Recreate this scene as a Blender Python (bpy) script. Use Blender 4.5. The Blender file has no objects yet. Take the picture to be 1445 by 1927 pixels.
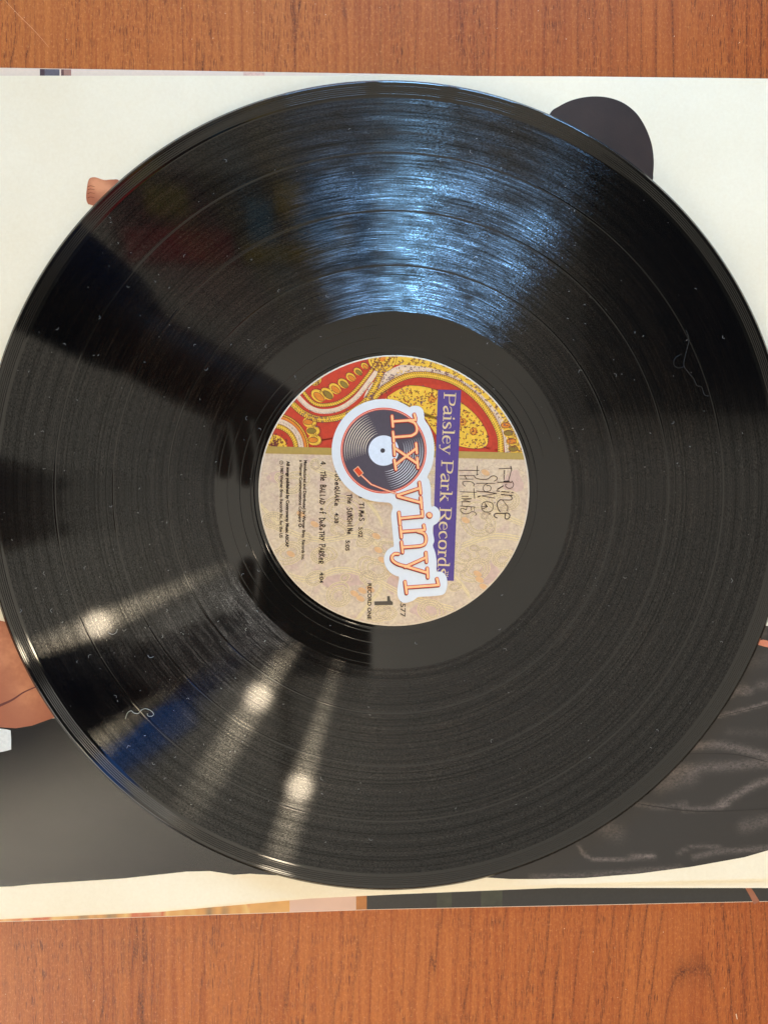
import bpy, bmesh, math, random
import numpy as np
from mathutils import Vector, Matrix, Euler
SC = bpy.context.scene
COL = SC.collection
rad = math.radians
# ------------------------------------------------------------------ camera
F_PX, PW, PH = 1448.0, 1445.0, 1927.0
REC_Z = 0.0050                       # height of the record's top above the table
REC_TILT = Euler((rad(0.65), rad(0.0), 0.0))
REC_MW = Matrix.Translation((0, 0, REC_Z)) @ REC_TILT.to_matrix().to_4x4()
fwd = Vector((math.sin(rad(2.3)), -math.sin(rad(1.0)), -1)).normalized()
right = fwd.cross(Vector((0, 1, 0))).normalized()
up = right.cross(fwd).normalized()
D_CAM = 0.2866

def ray(px, py):
    return (right * ((px - PW / 2) / F_PX) + up * (-(py - PH / 2) / F_PX) + fwd)
_c = -fwd * D_CAM + Vector((0, 0, REC_Z))
_d = ray(743, 924.5)
_t = (REC_Z - _c.z) / _d.z
CAM = _c - (_c + _d * _t) + Vector((0, 0, REC_Z))      # so that the spindle centre falls at (743, 924.5)

def W(px, py, z=0.0):
    d = ray(px, py); t = (z - CAM.z) / d.z
    return CAM + d * t
_Ri = REC_MW.inverted()
_rn = (REC_MW.to_3x3() @ Vector((0, 0, 1)))
def R(px, py, zl=0.0):
    """point on the record's plane (height zl above its top), in the record's own coordinates"""
    d = ray(px, py); p0 = REC_MW @ Vector((0, 0, zl))
    t = (p0 - CAM).dot(_rn) / d.dot(_rn)
    return _Ri @ (CAM + d * t)

cam = bpy.data.cameras.new("camera"); cam_o = bpy.data.objects.new("camera", cam); COL.objects.link(cam_o)
cam.sensor_fit = 'HORIZONTAL'; cam.sensor_width = 36; cam.lens = 36 * F_PX / PW
cam.clip_start = 0.005; cam.clip_end = 100
cam_o.matrix_world = Matrix.Translation(CAM) @ Matrix((right, up, -fwd)).transposed().to_4x4()
cam.dof.use_dof = True; cam.dof.focus_distance = D_CAM; cam.dof.aperture_fstop = 9.5
SC.camera = cam_o
# ------------------------------------------------------------------ world, exposure
world = bpy.data.worlds.new("World"); SC.world = world; world.use_nodes = True
wb = world.node_tree.nodes['Background']
wb.inputs[0].default_value = (1.0, 0.88, 0.70, 1); wb.inputs[1].default_value = 2.35
SC.view_settings.view_transform = 'Standard'; SC.view_settings.look = 'None'
SC.view_settings.exposure = 0.14; SC.view_settings.gamma = 1.0
SC.cycles.max_bounces = 6

def area(name, loc, target, size, size_y, power, color):
    l = bpy.data.lights.new(name, 'AREA'); l.shape = 'RECTANGLE'; l.size = size; l.size_y = size_y
    l.energy = power; l.color = color
    o = bpy.data.objects.new(name, l); COL.objects.link(o); o.location = loc
    o.rotation_euler = (Vector(target) - Vector(loc)).to_track_quat('-Z', 'Y').to_euler()
    return o
# daylight from the glazed front of the room, low beyond the foot of the sleeve
area("front_daylight", (-1.35, -1.35, 1.1), (0, 0, 0), 0.95, 0.85, 20.0, (1.0, 0.96, 0.88))

# ------------------------------------------------------------------ materials
def s2l(c):
    return tuple(((v / 255) / 12.92 if v / 255 <= 0.04045 else ((v / 255 + 0.055) / 1.055) ** 2.4) for v in c) + (1.0,)
class NT:
    def __init__(s, name):
        s.m = bpy.data.materials.new(name); s.m.use_nodes = True
        s.t = s.m.node_tree; s.b = s.t.nodes['Principled BSDF']; s.out = s.t.nodes['Material Output']
    def n(s, typ, **kw):
        x = s.t.nodes.new(typ)
        for k, v in kw.items():
            setattr(x, k, v)
        return x
    def l(s, a, b): s.t.links.new(a, b)
    def put(s, sock, v):
        if hasattr(v, 'is_output'): s.l(v, sock)
        else: sock.default_value = v
    def math(s, op, a, b=0.0, c=None, clamp=False):
        x = s.n('ShaderNodeMath', operation=op); x.use_clamp = clamp
        s.put(x.inputs[0], a); s.put(x.inputs[1], b)
        if c is not None: s.put(x.inputs[2], c)
        return x.outputs[0]
    def coord(s, out='Object'): return s.n('ShaderNodeTexCoord').outputs[out]
    def mapping(s, vec, scale=(1, 1, 1), loc=(0, 0, 0)):
        x = s.n('ShaderNodeMapping'); s.l(vec, x.inputs[0]); x.inputs['Scale'].default_value = scale
        x.inputs['Location'].default_value = loc; return x.outputs[0]
    def noise(s, vec, scale=5, detail=3, rough=0.5, dist=0.0):
        x = s.n('ShaderNodeTexNoise'); s.l(vec, x.inputs['Vector']); x.inputs['Scale'].default_value = scale
        x.inputs['Detail'].default_value = detail; x.inputs['Roughness'].default_value = rough
        x.inputs['Distortion'].default_value = dist; return x.outputs['Fac']
    def ramp(s, fac, stops):
        x = s.n('ShaderNodeValToRGB'); s.put(x.inputs[0], fac); e = x.color_ramp.elements
        while len(e) < len(stops): e.new(0.5)
        for i, (p, c) in enumerate(stops):
            e[i].position = p; e[i].color = c if len(c) == 4 else tuple(c) + (1,)
        return x.outputs[0]
    def mix(s, fac, a, b, mode='MIX'):
        x = s.n('ShaderNodeMix', data_type='RGBA', blend_type=mode); s.put(x.inputs[0], fac)
        s.put(x.inputs[6], a); s.put(x.inputs[7], b); return x.outputs[2]
    def sep(s, v):
        x = s.n('ShaderNodeSeparateXYZ'); s.l(v, x.inputs[0]); return x.outputs
    def comb(s, a, b, c=0.0):
        x = s.n('ShaderNodeCombineXYZ'); s.put(x.inputs[0], a); s.put(x.inputs[1], b); s.put(x.inputs[2], c); return x.outputs[0]
    def bump(s, h, strength, dist):
        x = s.n('ShaderNodeBump'); x.inputs['Strength'].default_value = strength
        x.inputs['Distance'].default_value = dist; s.l(h, x.inputs['Height']); return x.outputs[0]

def flat(name, rgb, rough=0.5, spec=0.5, var=0.06, scale=900, coat=0.0):
    """ink, card, cloth: one colour with a little procedural grain"""
    m = NT(name); n = m.noise(m.coord(), scale, 3, 0.6); c = s2l(rgb)
    lo = tuple(max(0, v * (1 - var)) for v in c[:3]) + (1,); hi = tuple(min(1, v * (1 + var)) for v in c[:3]) + (1,)
    m.l(m.ramp(n, [(0.35, lo), (0.65, hi)]), m.b.inputs['Base Color'])
    m.b.inputs['Roughness'].default_value = rough; m.b.inputs['Specular IOR Level'].default_value = spec
    m.b.inputs['Coat Weight'].default_value = coat; m.b.inputs['Coat Roughness'].default_value = 0.3
    return m.m

def wood_material():
    m = NT("cherry_wood_laminate"); P = m.coord(); x, y, z = m.sep(P)
    # gentle sideways wander of the grain
    wob = m.noise(m.mapping(P, (9, 2.2, 1)), 1.0, 2, 0.5)
    xw = m.math('ADD', x, m.math('MULTIPLY', m.math('SUBTRACT', wob, 0.5), 0.012))
    # cathedral figure centred on the lower right: nested arches, straight lines farther out
    ax, ay = CATH
    dx = m.math('SUBTRACT', xw, ax); dy = m.math('SUBTRACT', ay, y)
    far = m.math('ABSOLUTE', dx)
    d4 = m.math('POWER', far, 6.0)
    G = m.math('SUBTRACT', m.math('POWER', m.math('ADD', d4, 0.0091 ** 6), 1 / 6), m.math('MULTIPLY', m.math('MAXIMUM', dy, -0.03), 0.10))
    g = m.math('MULTIPLY', G, 165.0)
    nz = m.math('SUBTRACT', m.noise(m.mapping(P, (60, 5, 1)), 1.0, 3, 0.6), 0.5)
    g = m.math('ADD', g, m.math('MULTIPLY', nz, m.math('MULTIPLY_ADD', far, 34.0, 0.1)))
    fr = m.math('FRACT', g)
    line = m.math('SUBTRACT', 1.0, m.math('MULTIPLY', m.math('ABSOLUTE', m.math('SUBTRACT', fr, 0.5)), 2.0))
    line = m.math('POWER', line, 8.0)
    lmod = m.ramp(m.noise(m.mapping(P, (90, 7, 1)), 1.0, 3, 0.6), [(0.42, (0.12, 0.12, 0.12)), (0.60, (1, 1, 1))])
    near = m.ramp(far, [(0.0, (1, 1, 1)), (0.03, (1, 1, 1)), (0.06, (0, 0, 0))])
    lmod = m.math('MAXIMUM', lmod, m.math('MULTIPLY', near, 0.75))
    rag = m.ramp(m.noise(m.mapping(P, (2200, 900, 1)), 1.0, 2, 0.6), [(0.38, (0.25, 0.25, 0.25)), (0.55, (1, 1, 1))])
    lineF = m.math('MULTIPLY', m.math('MULTIPLY', line, lmod), rag)
    broad = m.noise(m.mapping(P, (14, 1.6, 1)), 1.0, 3, 0.55, 0.3)
    fine = m.noise(m.mapping(P, (1500, 620, 1)), 1.0, 4, 0.7)
    fibre = m.noise(m.mapping(P, (520, 12, 1)), 1.0, 4, 0.6)
    speck = m.noise(m.mapping(P, (1300, 900, 1)), 1.0, 2, 0.6)
    pore = m.ramp(m.noise(m.mapping(P, (2300, 190, 1)), 1.0, 2, 0.5), [(0.56, (0, 0, 0)), (0.64, (1, 1, 1))])
    pz = m.ramp(m.noise(m.mapping(P, (70, 9, 1)), 1.0, 3, 0.6), [(0.42, (0.12, 0.12, 0.12)), (0.60, (1, 1, 1))])
    c = m.ramp(broad, [(0.32, s2l((140, 68, 28))), (0.5, s2l((178, 98, 43))), (0.7, s2l((188, 112, 55)))])
    c = m.mix(0.42, c, m.ramp(fine, [(0.36, s2l((132, 58, 22))), (0.52, s2l((178, 98, 43))), (0.66, s2l((218, 146, 84)))]))
    c = m.mix(0.42, c, m.ramp(fibre, [(0.36, s2l((140, 62, 24))), (0.6, s2l((188, 110, 52)))]))
    c = m.mix(m.math('MULTIPLY', m.math('MULTIPLY', pore, pz), 0.75), c, s2l((86, 34, 14)))
    c = m.mix(m.math('MULTIPLY', lineF, 0.9), c, s2l((74, 28, 14)))
    c = m.mix(m.math('MULTIPLY', m.ramp(speck, [(0.60, (0, 0, 0)), (0.70, (1, 1, 1))]), 0.30), c, s2l((236, 164, 112)))
    # the board's colour turns redder and deeper towards the right
    side = m.ramp(m.math('MULTIPLY_ADD', x, 3.4, 0.5), [(0.35, (0, 0, 0)), (0.95, (1, 1, 1))])
    c = m.mix(m.math('MULTIPLY', side, 0.6), c, s2l((226, 196, 150)), 'MULTIPLY')
    m.l(c, m.b.inputs['Base Color'])
    m.b.inputs['Roughness'].default_value = 0.36; m.b.inputs['Specular IOR Level'].default_value = 0.35
    m.l(m.bump(m.math('SUBTRACT', fine, pore), 0.35, 0.0001), m.b.inputs['Normal'])
    return m.m

def vinyl_material(kind):
    """groove = modulated grooves: part mirror, part stretched along the radius; land = smooth run-out, lead-in, label bed"""
    m = NT("black_vinyl_" + kind); P = m.coord(); x, y, z = m.sep(P)
    r = m.math('SQRT', m.math('ADD', m.math('MULTIPLY', x, x), m.math('MULTIPLY', y, y)))
    ct = m.math('DIVIDE', x, r); st = m.math('DIVIDE', y, r)
    m.b.inputs['Base Color'].default_value = (0.0035, 0.0035, 0.0038, 1)
    m.b.inputs['IOR'].default_value = 1.5; m.b.inputs['Specular IOR Level'].default_value = 0.48
    if kind == 'land':
        m.b.inputs['Roughness'].default_value = 0.05
        m.b.inputs['Base Color'].default_value = (0.006, 0.0055, 0.0045, 1)
        v = m.comb(m.math('MULTIPLY', r, 900), m.math('MULTIPLY', ct, 2), m.math('MULTIPLY', st, 2))
        m.l(m.bump(m.noise(v, 1.0, 2, 0.5), 0.05, 0.00002), m.b.inputs['Normal'])
        return m.m
    # loudness bands (function of radius only) and the ragged walls of single grooves
    band = m.noise(m.comb(m.math('MULTIPLY', r, 420), 0.0, 0.0), 1.0, 4, 0.7)
    vf = m.comb(m.math('MULTIPLY', r, 3400), m.math('MULTIPLY', ct, 7), m.math('MULTIPLY', st, 7))
    fine = m.noise(vf, 1.0, 3, 0.75)
    vs = m.comb(m.math('MULTIPLY', r, 4200), m.math('MULTIPLY', ct, 190), m.math('MULTIPLY', st, 190))
    spark = m.noise(vs, 1.0, 2, 0.6)
    m.b.inputs['Roughness'].default_value = 0.075
    tan = m.n('ShaderNodeTangent', direction_type='RADIAL', axis='Z')
    def lobe(rough, col, nrm=None, an=ANISO):
        g = m.n('ShaderNodeBsdfAnisotropic'); g.distribution = 'BECKMANN'
        m.l(tan.outputs[0], g.inputs['Tangent']); g.inputs['Anisotropy'].default_value = an
        m.put(g.inputs['Roughness'], rough); m.put(g.inputs['Color'], col)
        if nrm is not None: m.l(nrm, g.inputs['Normal'])
        return g.outputs[0]
    band2 = m.noise(m.comb(m.math('MULTIPLY', r, 1500), 3.0, 0.0), 1.0, 3, 0.7)
    bf = m.ramp(m.math('MULTIPLY_ADD', m.math('ADD', band, band2), 0.5, 0.0), [(0.36, (0.25, 0.25, 0.25)), (0.64, (1.5, 1.5, 1.5))])
    mixn = m.math('ADD', m.math('MULTIPLY', fine, 0.6), m.math('MULTIPLY', spark, 0.4))
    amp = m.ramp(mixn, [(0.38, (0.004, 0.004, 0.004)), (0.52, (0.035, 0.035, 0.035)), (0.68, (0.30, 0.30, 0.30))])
    wide = lobe(0.115, m.mix(1.0, m.ramp(spark, [(0.36, (0.03, 0.03, 0.03)), (0.64, (0.145, 0.145, 0.145))]), bf, 'MULTIPLY'), None, 0.80)
    # the two walls of the V-shaped groove: outer gloss boosted for the window glow, inner nearly off; normal leaned outward and inward along the radius
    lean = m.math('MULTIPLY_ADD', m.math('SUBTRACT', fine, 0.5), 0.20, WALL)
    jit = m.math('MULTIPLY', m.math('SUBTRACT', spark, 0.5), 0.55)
    glow_fade = m.ramp(m.math('MULTIPLY', r, 5.0), [(0.0, (1, 1, 1)), (0.56, (1, 1, 1)), (0.64, (0.30, 0.30, 0.30))])  # gloss colour lowered outward so the window glow fades before the rim
    patch = m.ramp(m.noise(m.comb(m.math('MULTIPLY', r, 130), m.math('MULTIPLY', ct, 4.5), m.math('MULTIPLY', st, 4.5)), 1.0, 3, 0.6), [(0.36, (0.35, 0.35, 0.35)), (0.62, (1.45, 1.45, 1.45))])  # breaks the window glow into random patches
    lw = m.mix(1.0, glow_fade, patch, 'MULTIPLY')
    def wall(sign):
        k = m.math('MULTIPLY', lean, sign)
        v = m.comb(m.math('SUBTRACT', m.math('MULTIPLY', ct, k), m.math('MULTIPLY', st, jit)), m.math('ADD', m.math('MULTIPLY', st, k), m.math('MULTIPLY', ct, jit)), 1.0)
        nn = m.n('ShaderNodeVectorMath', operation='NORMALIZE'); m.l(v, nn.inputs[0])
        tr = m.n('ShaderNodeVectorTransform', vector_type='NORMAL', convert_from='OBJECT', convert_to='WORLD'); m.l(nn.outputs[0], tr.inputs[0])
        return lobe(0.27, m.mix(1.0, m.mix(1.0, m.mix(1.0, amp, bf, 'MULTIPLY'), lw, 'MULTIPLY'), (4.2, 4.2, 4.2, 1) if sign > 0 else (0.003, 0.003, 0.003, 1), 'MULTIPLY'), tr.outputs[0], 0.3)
    w1 = wall(1.0); w2 = wall(-1.0)
    mirror_bump = m.bump(fine, 0.03, 0.00003)
    m.l(mirror_bump, m.b.inputs['Normal'])
    m.b.inputs['Specular IOR Level'].default_value = 0.20
    m.b.inputs['Roughness'].default_value = 0.05
    def mx(f, a, b):
        q = m.n('ShaderNodeMixShader'); q.inputs[0].default_value = f; m.l(a, q.inputs[1]); m.l(b, q.inputs[2]); return q.outputs[0]
    walls = mx(0.5, w1, w2)   # window glow is faded by colour across the outermost track
    m.l(mx(0.42, m.b.outputs[0], mx(0.45, wide, walls)), m.out.inputs['Surface'])
    return m.m
WALL = 0.60
ANISO = 0.94
_cw = W(1305, 1825, 0); CATH = (_cw.x, _cw.y)

# ------------------------------------------------------------------ builders
def link(o, parent=None):
    COL.objects.link(o)
    if parent is not None: o.parent = parent
    return o
def mesh_obj(name, verts, faces, mat, parent=None, smooth=False):
    me = bpy.data.meshes.new(name); me.from_pydata([tuple(v) for v in verts], [], faces)
    if mat is not None: me.materials.append(mat)
    if smooth: me.shade_smooth()
    me.update()
    return link(bpy.data.objects.new(name, me), parent)
def tag(o, label=None, cat=None, group=None, kind=None):
    if label: o['label'] = label
    if cat: o['category'] = cat
    if group: o['group'] = group
    if kind: o['kind'] = kind
    return o
def empty(name, loc=(0, 0, 0), rot=None, parent=None):
    o = bpy.data.objects.new(name, None); o.empty_display_size = 0.01; COL.objects.link(o); o.location = loc
    if rot: o.rotation_euler = rot
    if parent: o.parent = parent
    return o
def catmull(pts, n=8, closed=False):
    P = [np.array(p, float) for p in pts]
    if len(P) < 3 and not closed: return [tuple(p) for p in P]
    out = []; N = len(P)
    rng = range(N) if closed else range(N - 1)
    for i in rng:
        if closed: p0, p1, p2, p3 = P[i - 1], P[i], P[(i + 1) % N], P[(i + 2) % N]
        else: p0, p1, p2, p3 = P[max(i - 1, 0)], P[i], P[i + 1], P[min(i + 2, N - 1)]
        for k in range(n):
            t = k / n
            out.append(tuple(0.5 * (2 * p1 + (p2 - p0) * t + (2 * p0 - 5 * p1 + 4 * p2 - p3) * t * t + (3 * p1 - p0 - 3 * p2 + p3) * t ** 3)))
    if not closed: out.append(tuple(P[-1]))
    return out

class Ink:
    """flat print: strokes and filled shapes given in plan coordinates, laid on a surface by proj(x, y, z)"""
    def __init__(s, proj, z, step=4e-7, clamp=None):
        s.v = []; s.f = []; s.proj = proj; s.z = z; s.k = 0; s.step = step; s.clamp = clamp
    def _z(s):
        s.k += 1; return s.z + (s.k % 24) * s.step
    def _add(s, pts, faces, z):
        b = len(s.v)
        for p in pts:
            q = s.clamp(p[0], p[1]) if s.clamp else p
            s.v.append(s.proj(q[0], q[1], z))
        s.f += [tuple(b + i for i in f) for f in faces]
    def fill(s, pts, z=None):
        s._add(pts, [tuple(range(len(pts)))], s._z() if z is None else z)
    def fan(s, c, pts):
        n = len(pts); s._add([c] + list(pts), [(0, i + 1, (i + 1) % n + 1) for i in range(n)], s._z())
    def disc(s, x, y, rx, ry=None, a=0.0, n=20):
        ry = ry or rx; ca, sa = math.cos(a), math.sin(a)
        s.fan((x, y), [(x + rx * math.cos(t) * ca - ry * math.sin(t) * sa, y + rx * math.cos(t) * sa + ry * math.sin(t) * ca)
                       for t in [2 * math.pi * i / n for i in range(n)]])
    def stroke(s, pts, w, smooth=False, cap=True, closed=False, n=8):
        if smooth: pts = catmull(pts, n, closed)
        P = [np.array(p[:2], float) for p in pts]
        if closed: P.append(P[0]); cap = False
        if len(P) < 2: return
        ws = w if isinstance(w, (list, tuple)) else [w]
        ws = np.interp(np.linspace(0, 1, len(P)), np.linspace(0, 1, len(ws)), ws) if len(ws) > 1 else [ws[0]] * len(P)
        L = []; Rr = []
        for i, p in enumerate(P):
            a = P[i] - P[i - 1] if i > 0 else (P[0] - P[-2] if closed else P[1] - P[0])
            b = P[i + 1] - P[i] if i < len(P) - 1 else (P[1] - P[0] if closed else a)
            a = a / (np.linalg.norm(a) + 1e-9); b = b / (np.linalg.norm(b) + 1e-9)
            t = a + b; t = t / (np.linalg.norm(t) + 1e-9)
            nn = np.array([-t[1], t[0]]); m = 1 / max(0.6, abs(nn.dot(np.array([-a[1], a[0]]))))
            L.append(p + nn * ws[i] / 2 * m); Rr.append(p - nn * ws[i] / 2 * m)
        k = len(P); z = s._z()
        s._add([tuple(q) for q in L + Rr], [(i, i + 1, k + i + 1, k + i) for i in range(k - 1)], z)
        if cap:
            for p, ww in ((P[0], ws[0]), (P[-1], ws[-1])): s.disc(p[0], p[1], ww / 2, n=10)
    def ticks(s, pts, spacing, length, w, off=0.0, slant=0.0, smooth=True, jit=0.0):
        if smooth: pts = catmull(pts, 10)
        P = [np.array(p[:2], float) for p in pts]; acc = 0
        for i in range(len(P) - 1):
            d = P[i + 1] - P[i]; L = np.linalg.norm(d)
            if L < 1e-9: continue
            u = d / L; nrm = np.array([-u[1], u[0]])
            while acc < L:
                q = P[i] + u * acc + nrm * off + RNG.normal(0, jit, 2) * 0.5
                e = q + nrm * length + u * slant * length
                mid = (q + e) / 2 + u * length * 0.25
                s.stroke([q, mid, e], [w, w * 0.5], cap=False); acc += spacing
            acc -= L
    def build(s, name, mat, parent=None):
        return mesh_obj(name, s.v, s.f, mat, parent)
RNG = np.random.default_rng(7)

def text_mesh(body, size=1.0, bold=0.0, spacing=1.0):
    c = bpy.data.curves.new('t', 'FONT'); c.body = body; c.size = size; c.offset = bold; c.space_character = spacing
    c.resolution_u = 3
    o = bpy.data.objects.new('t', c); COL.objects.link(o)
    dg = bpy.context.evaluated_depsgraph_get(); me = bpy.data.meshes.new_from_object(o.evaluated_get(dg))
    v = [(p.co.x, p.co.y) for p in me.vertices]; f = [tuple(p.vertices) for p in me.polygons]
    bpy.data.objects.remove(o); bpy.data.curves.remove(c); bpy.data.meshes.remove(me)
    return v, f
def ink_text(ink, body, x0, y0, y1, cap, ang=2.0, bold=0.0, cond=None, letter_gap=1.0):
    """sans lettering that runs down the picture from (x0, y0) to y = y1; letters stand towards +x; cap = capital height"""
    size = cap / 0.72
    v, f = text_mesh(body, size, bold * size, letter_gap)
    wmax = max(p[0] for p in v); k = (y1 - y0) / wmax
    a = rad(ang); d = (-math.sin(a), math.cos(a)); u = (math.cos(a), math.sin(a)); z = ink._z()
    ink._add([(x0 + p[0] * k * d[0] + p[1] * u[0], y0 + p[0] * k * d[1] + p[1] * u[1]) for p in v], f, z)

# ------------------------------------------------------------------ the room that the vinyl mirrors
ceil_m = flat("ceiling_paint", (234, 237, 238), 0.9, 0.2, 0.02, 6)
def box_mesh(cx, cy, cz, sx, sy, sz):
    v = [(cx + a * sx / 2, cy + b * sy / 2, cz + c * sz / 2) for a in (-1, 1) for b in (-1, 1) for c in (-1, 1)]
    f = [(0, 1, 3, 2), (4, 6, 7, 5), (0, 4, 5, 1), (2, 3, 7, 6), (0, 2, 6, 4), (1, 5, 7, 3)]
    return v, f
def box(name, c, s, mat, parent=None, bevel=0.0):
    v, f = box_mesh(*c, *s); o = mesh_obj(name, v, f, mat, parent)
    if bevel:
        b = o.modifiers.new('b', 'BEVEL'); b.width = bevel; b.segments = 2
    return o
CZ = 1.75
tag(box("ceiling", (0, 0, CZ + 0.05), (5.5, 5.5, 0.1), ceil_m), kind='structure')

wall_m = flat("room_wall_paint", (118, 104, 92), .9, .2, .06, 5)
for nm, c_, s_ in (("wall_left", (-2.8, 0, .5), (.1, 5.5, 2.5)), ("wall_right", (2.8, 0, .5), (.1, 5.5, 2.5)), ("wall_back", (0, 2.8, .5), (5.7, .1, 2.5)), ("wall_front", (0, -2.8, .5), (5.7, .1, 2.5))):
    tag(box(nm, c_, s_, wall_m), kind='structure')
# ------------------------------------------------------------------ table
wood = wood_material()
tb = empty("table", (0, 0, 0)); tag(tb, "reddish brown cherry wood table under the record sleeves", "table")
v = []; f = []
top = box("table_top", (0.05, 0, -0.0125), (1.7, 0.95, 0.025), wood, tb, 0.002)
for sx in (-0.72, 0.82):
    for sy in (-0.4, 0.4):
        box("leg", (sx, sy, -0.3875), (0.05, 0.05, 0.725), wood, tb, 0.003)

_i = Ink(lambda x, y, z: W(x, y, z), 0.00004)
_i.stroke([(6, -4), (34, 26), (66, 58), (92, 88)], [.7, 1.1, .5], smooth=True, cap=False)
_i.build("scratch", flat("wood_scratch", (214, 150, 104), .5), tb)
_i = Ink(lambda x, y, z: W(x, y, z), 0.00006); _i.stroke([(1385, 1910), (1387, 1919)], [2.2, 1.2]); _r = random.Random(4)
for (x, y) in [(1343, 1742), (1162, 1878), (1248, 1755), (28, 20)] + [(_r.uniform(0, 1445), _r.choice([_r.uniform(2, 120), _r.uniform(1745, 1925)])) for _ in range(46)]: _i.disc(x, y, _r.uniform(.35, .9), n=6)
tag(_i.build("pale_fleck", flat("pale_fleck", (226, 196, 166), .7), tb), kind="stuff")

# ------------------------------------------------------------------ sleeves
def card(name, px_pts, z0, z1, mat, parent=None, n=1):
    """sheet of card or paper with real thickness; outline given as plan points read off the photograph"""
    P = [W(x, y, z1) for x, y in px_pts]; k = len(P)
    v = [(p.x, p.y, z0) for p in P] + [(p.x, p.y, z1) for p in P]
    f = [tuple(reversed(range(k))), tuple(range(k, 2 * k))] + [(i, (i + 1) % k, k + (i + 1) % k, k + i) for i in range(k)]
    o = mesh_obj(name, v, f, mat, parent)
    me = o.data
    bm = bmesh.new(); bm.from_mesh(me); bmesh.ops.recalc_face_normals(bm, faces=bm.faces); bm.to_mesh(me); bm.free()
    return o
def soft_print_material(name, base, light, grain=260, rough=0.33, spec=0.5, bump=0.12, stretch=(1, 1, 1)):
    """printed photograph: base ink, a lighter ink where the 'tone' attribute rises, halftone grain, glossy varnish"""
    m = NT(name); P = m.coord()
    at = m.n('ShaderNodeVertexColor', layer_name='tone').outputs['Color']
    tr = m.sep(at)[0]
    g = m.noise(m.mapping(P, stretch), grain, 4, 0.7)
    g2 = m.noise(P, 2600, 2, 0.6)
    t = m.math('MULTIPLY', tr, m.math('MULTIPLY_ADD', g, 4.0, -1.15), clamp=True)
    t = m.math('ADD', t, m.math('MULTIPLY', m.math('SUBTRACT', g2, 0.5), 0.10), clamp=True)
    m.l(m.mix(t, s2l(base), s2l(light)), m.b.inputs['Base Color'])
    m.b.inputs['Roughness'].default_value = rough; m.b.inputs['Specular IOR Level'].default_value = spec
    m.l(m.bump(m.noise(P, 3000, 3, 0.7), bump, 0.00014), m.b.inputs['Normal'])
    return m.m
def tone_mesh(name, px_pts, z, mat, strokes, parent, cell=5.0):
    """print area clipped to an outline, meshed finely enough to carry a 'tone' value from soft strokes"""
    P = np.array(px_pts, float)
    x0, y0 = P.min(0); x1, y1 = P.max(0)
    bm = bmesh.new()
    vs = [bm.verts.new((a, b, 0)) for a, b in px_pts]
    fc = bm.faces.new(vs)
    for axis, lo, hi in ((0, x0, x1), (1, y0, y1)):
        q = lo + cell
        while q < hi:
            no = (1, 0, 0) if axis == 0 else (0, 1, 0); co = (q, 0, 0) if axis == 0 else (0, q, 0)
            bmesh.ops.bisect_plane(bm, geom=bm.verts[:] + bm.edges[:] + bm.faces[:], dist=1e-5, plane_co=co, plane_no=no)
            q += cell
    pts = np.array([v.co[:2] for v in bm.verts])
    tone = np.zeros(len(pts))
    for st in strokes:
        line, w, amt = catmull(st[0], 6), st[1], st[2]
        L = np.array([p[:2] for p in line])
        best = np.full(len(pts), 1e9)
        for a, b in zip(L[:-1], L[1:]):
            d = b - a; t = np.clip(((pts - a) @ d) / (d @ d + 1e-9), 0, 1)
            best = np.minimum(best, np.linalg.norm(pts - (a + t[:, None] * d), axis=1))
        tone += amt * np.exp(-(best / w) ** 2)
    tone = np.clip(tone, 0, 1)
    for i, vv in enumerate(bm.verts):
        q = W(vv.co.x, vv.co.y, z); vv.co = q
    me = bpy.data.meshes.new(name); bm.to_mesh(me); bm.free()
    at = me.color_attributes.new('tone', 'FLOAT_COLOR', 'POINT')
    for i, t in enumerate(tone): at.data[i].color = (t, t, t, 1)
    me.materials.append(mat)
    return link(bpy.data.objects.new(name, me), parent)

# outer cover (colour print), a little askew under the white inner sleeve
cover_m = flat("cover_card_print", (222, 202, 184), 0.4, 0.5, 0.03)
white_m = NT("white_sleeve_paper")
_n = white_m.noise(white_m.coord(), 14, 3, 0.55); _n2 = white_m.noise(white_m.coord(), 900, 3, 0.6)
white_m.l(white_m.mix(0.3, white_m.ramp(_n, [(0.3, s2l((231, 217, 188))), (0.7, s2l((241, 232, 209)))]),
                      white_m.ramp(_n2, [(0.3, s2l((228, 217, 192))), (0.7, s2l((241, 234, 214)))])), white_m.b.inputs['Base Color'])
white_m.b.inputs['Roughness'].default_value = 0.45
white_m.l(white_m.bump(white_m.noise(white_m.coord(), 22, 2, 0.5), 0.25, 0.0006), white_m.b.inputs['Normal'])
white_m = white_m.m
cv = empty("record_cover", (0, 0, 0)); tag(cv, "colour printed outer record cover peeking out at top left and along the bottom edge", "record cover")
card("cover_card", [(-120, 124), (0, 126.5), (722, 138), (1040, 146), (1560, 150), (1560, 1695), (1445, 1697.5), (700, 1713), (0, 1736), (-120, 1740)], 0.0, 0.0007, cover_m, cv)
def wq(x, y, z): return W(x, y, z)
blk_gloss = flat("cover_black_ink", (38, 36, 34), 0.3, 0.5, 0.1)
def strip(name, mat, pts, z=0.00074):
    i = Ink(wq, z); i.fill(pts); return i.build(name, mat, cv)
def ybot(x): return np.interp(x, [-120, 0, 700, 1445, 1560], [1739, 1735, 1712, 1696.6, 1694])
def ytop(x): return np.interp(x, [-120, 0, 722], [125, 127.6, 139])
def bottom_run(name, mat, x0, x1, z=0.00074):
    xs = list(np.linspace(x0, x1, 12)); strip(name, mat, [(x, 1640) for x in xs] + [(x, ybot(x)) for x in xs[::-1]], z)
bottom_run("printed_black_ground", blk_gloss, 690, 1560)
cov_mix = NT("cover_blurred_flowers")
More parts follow.
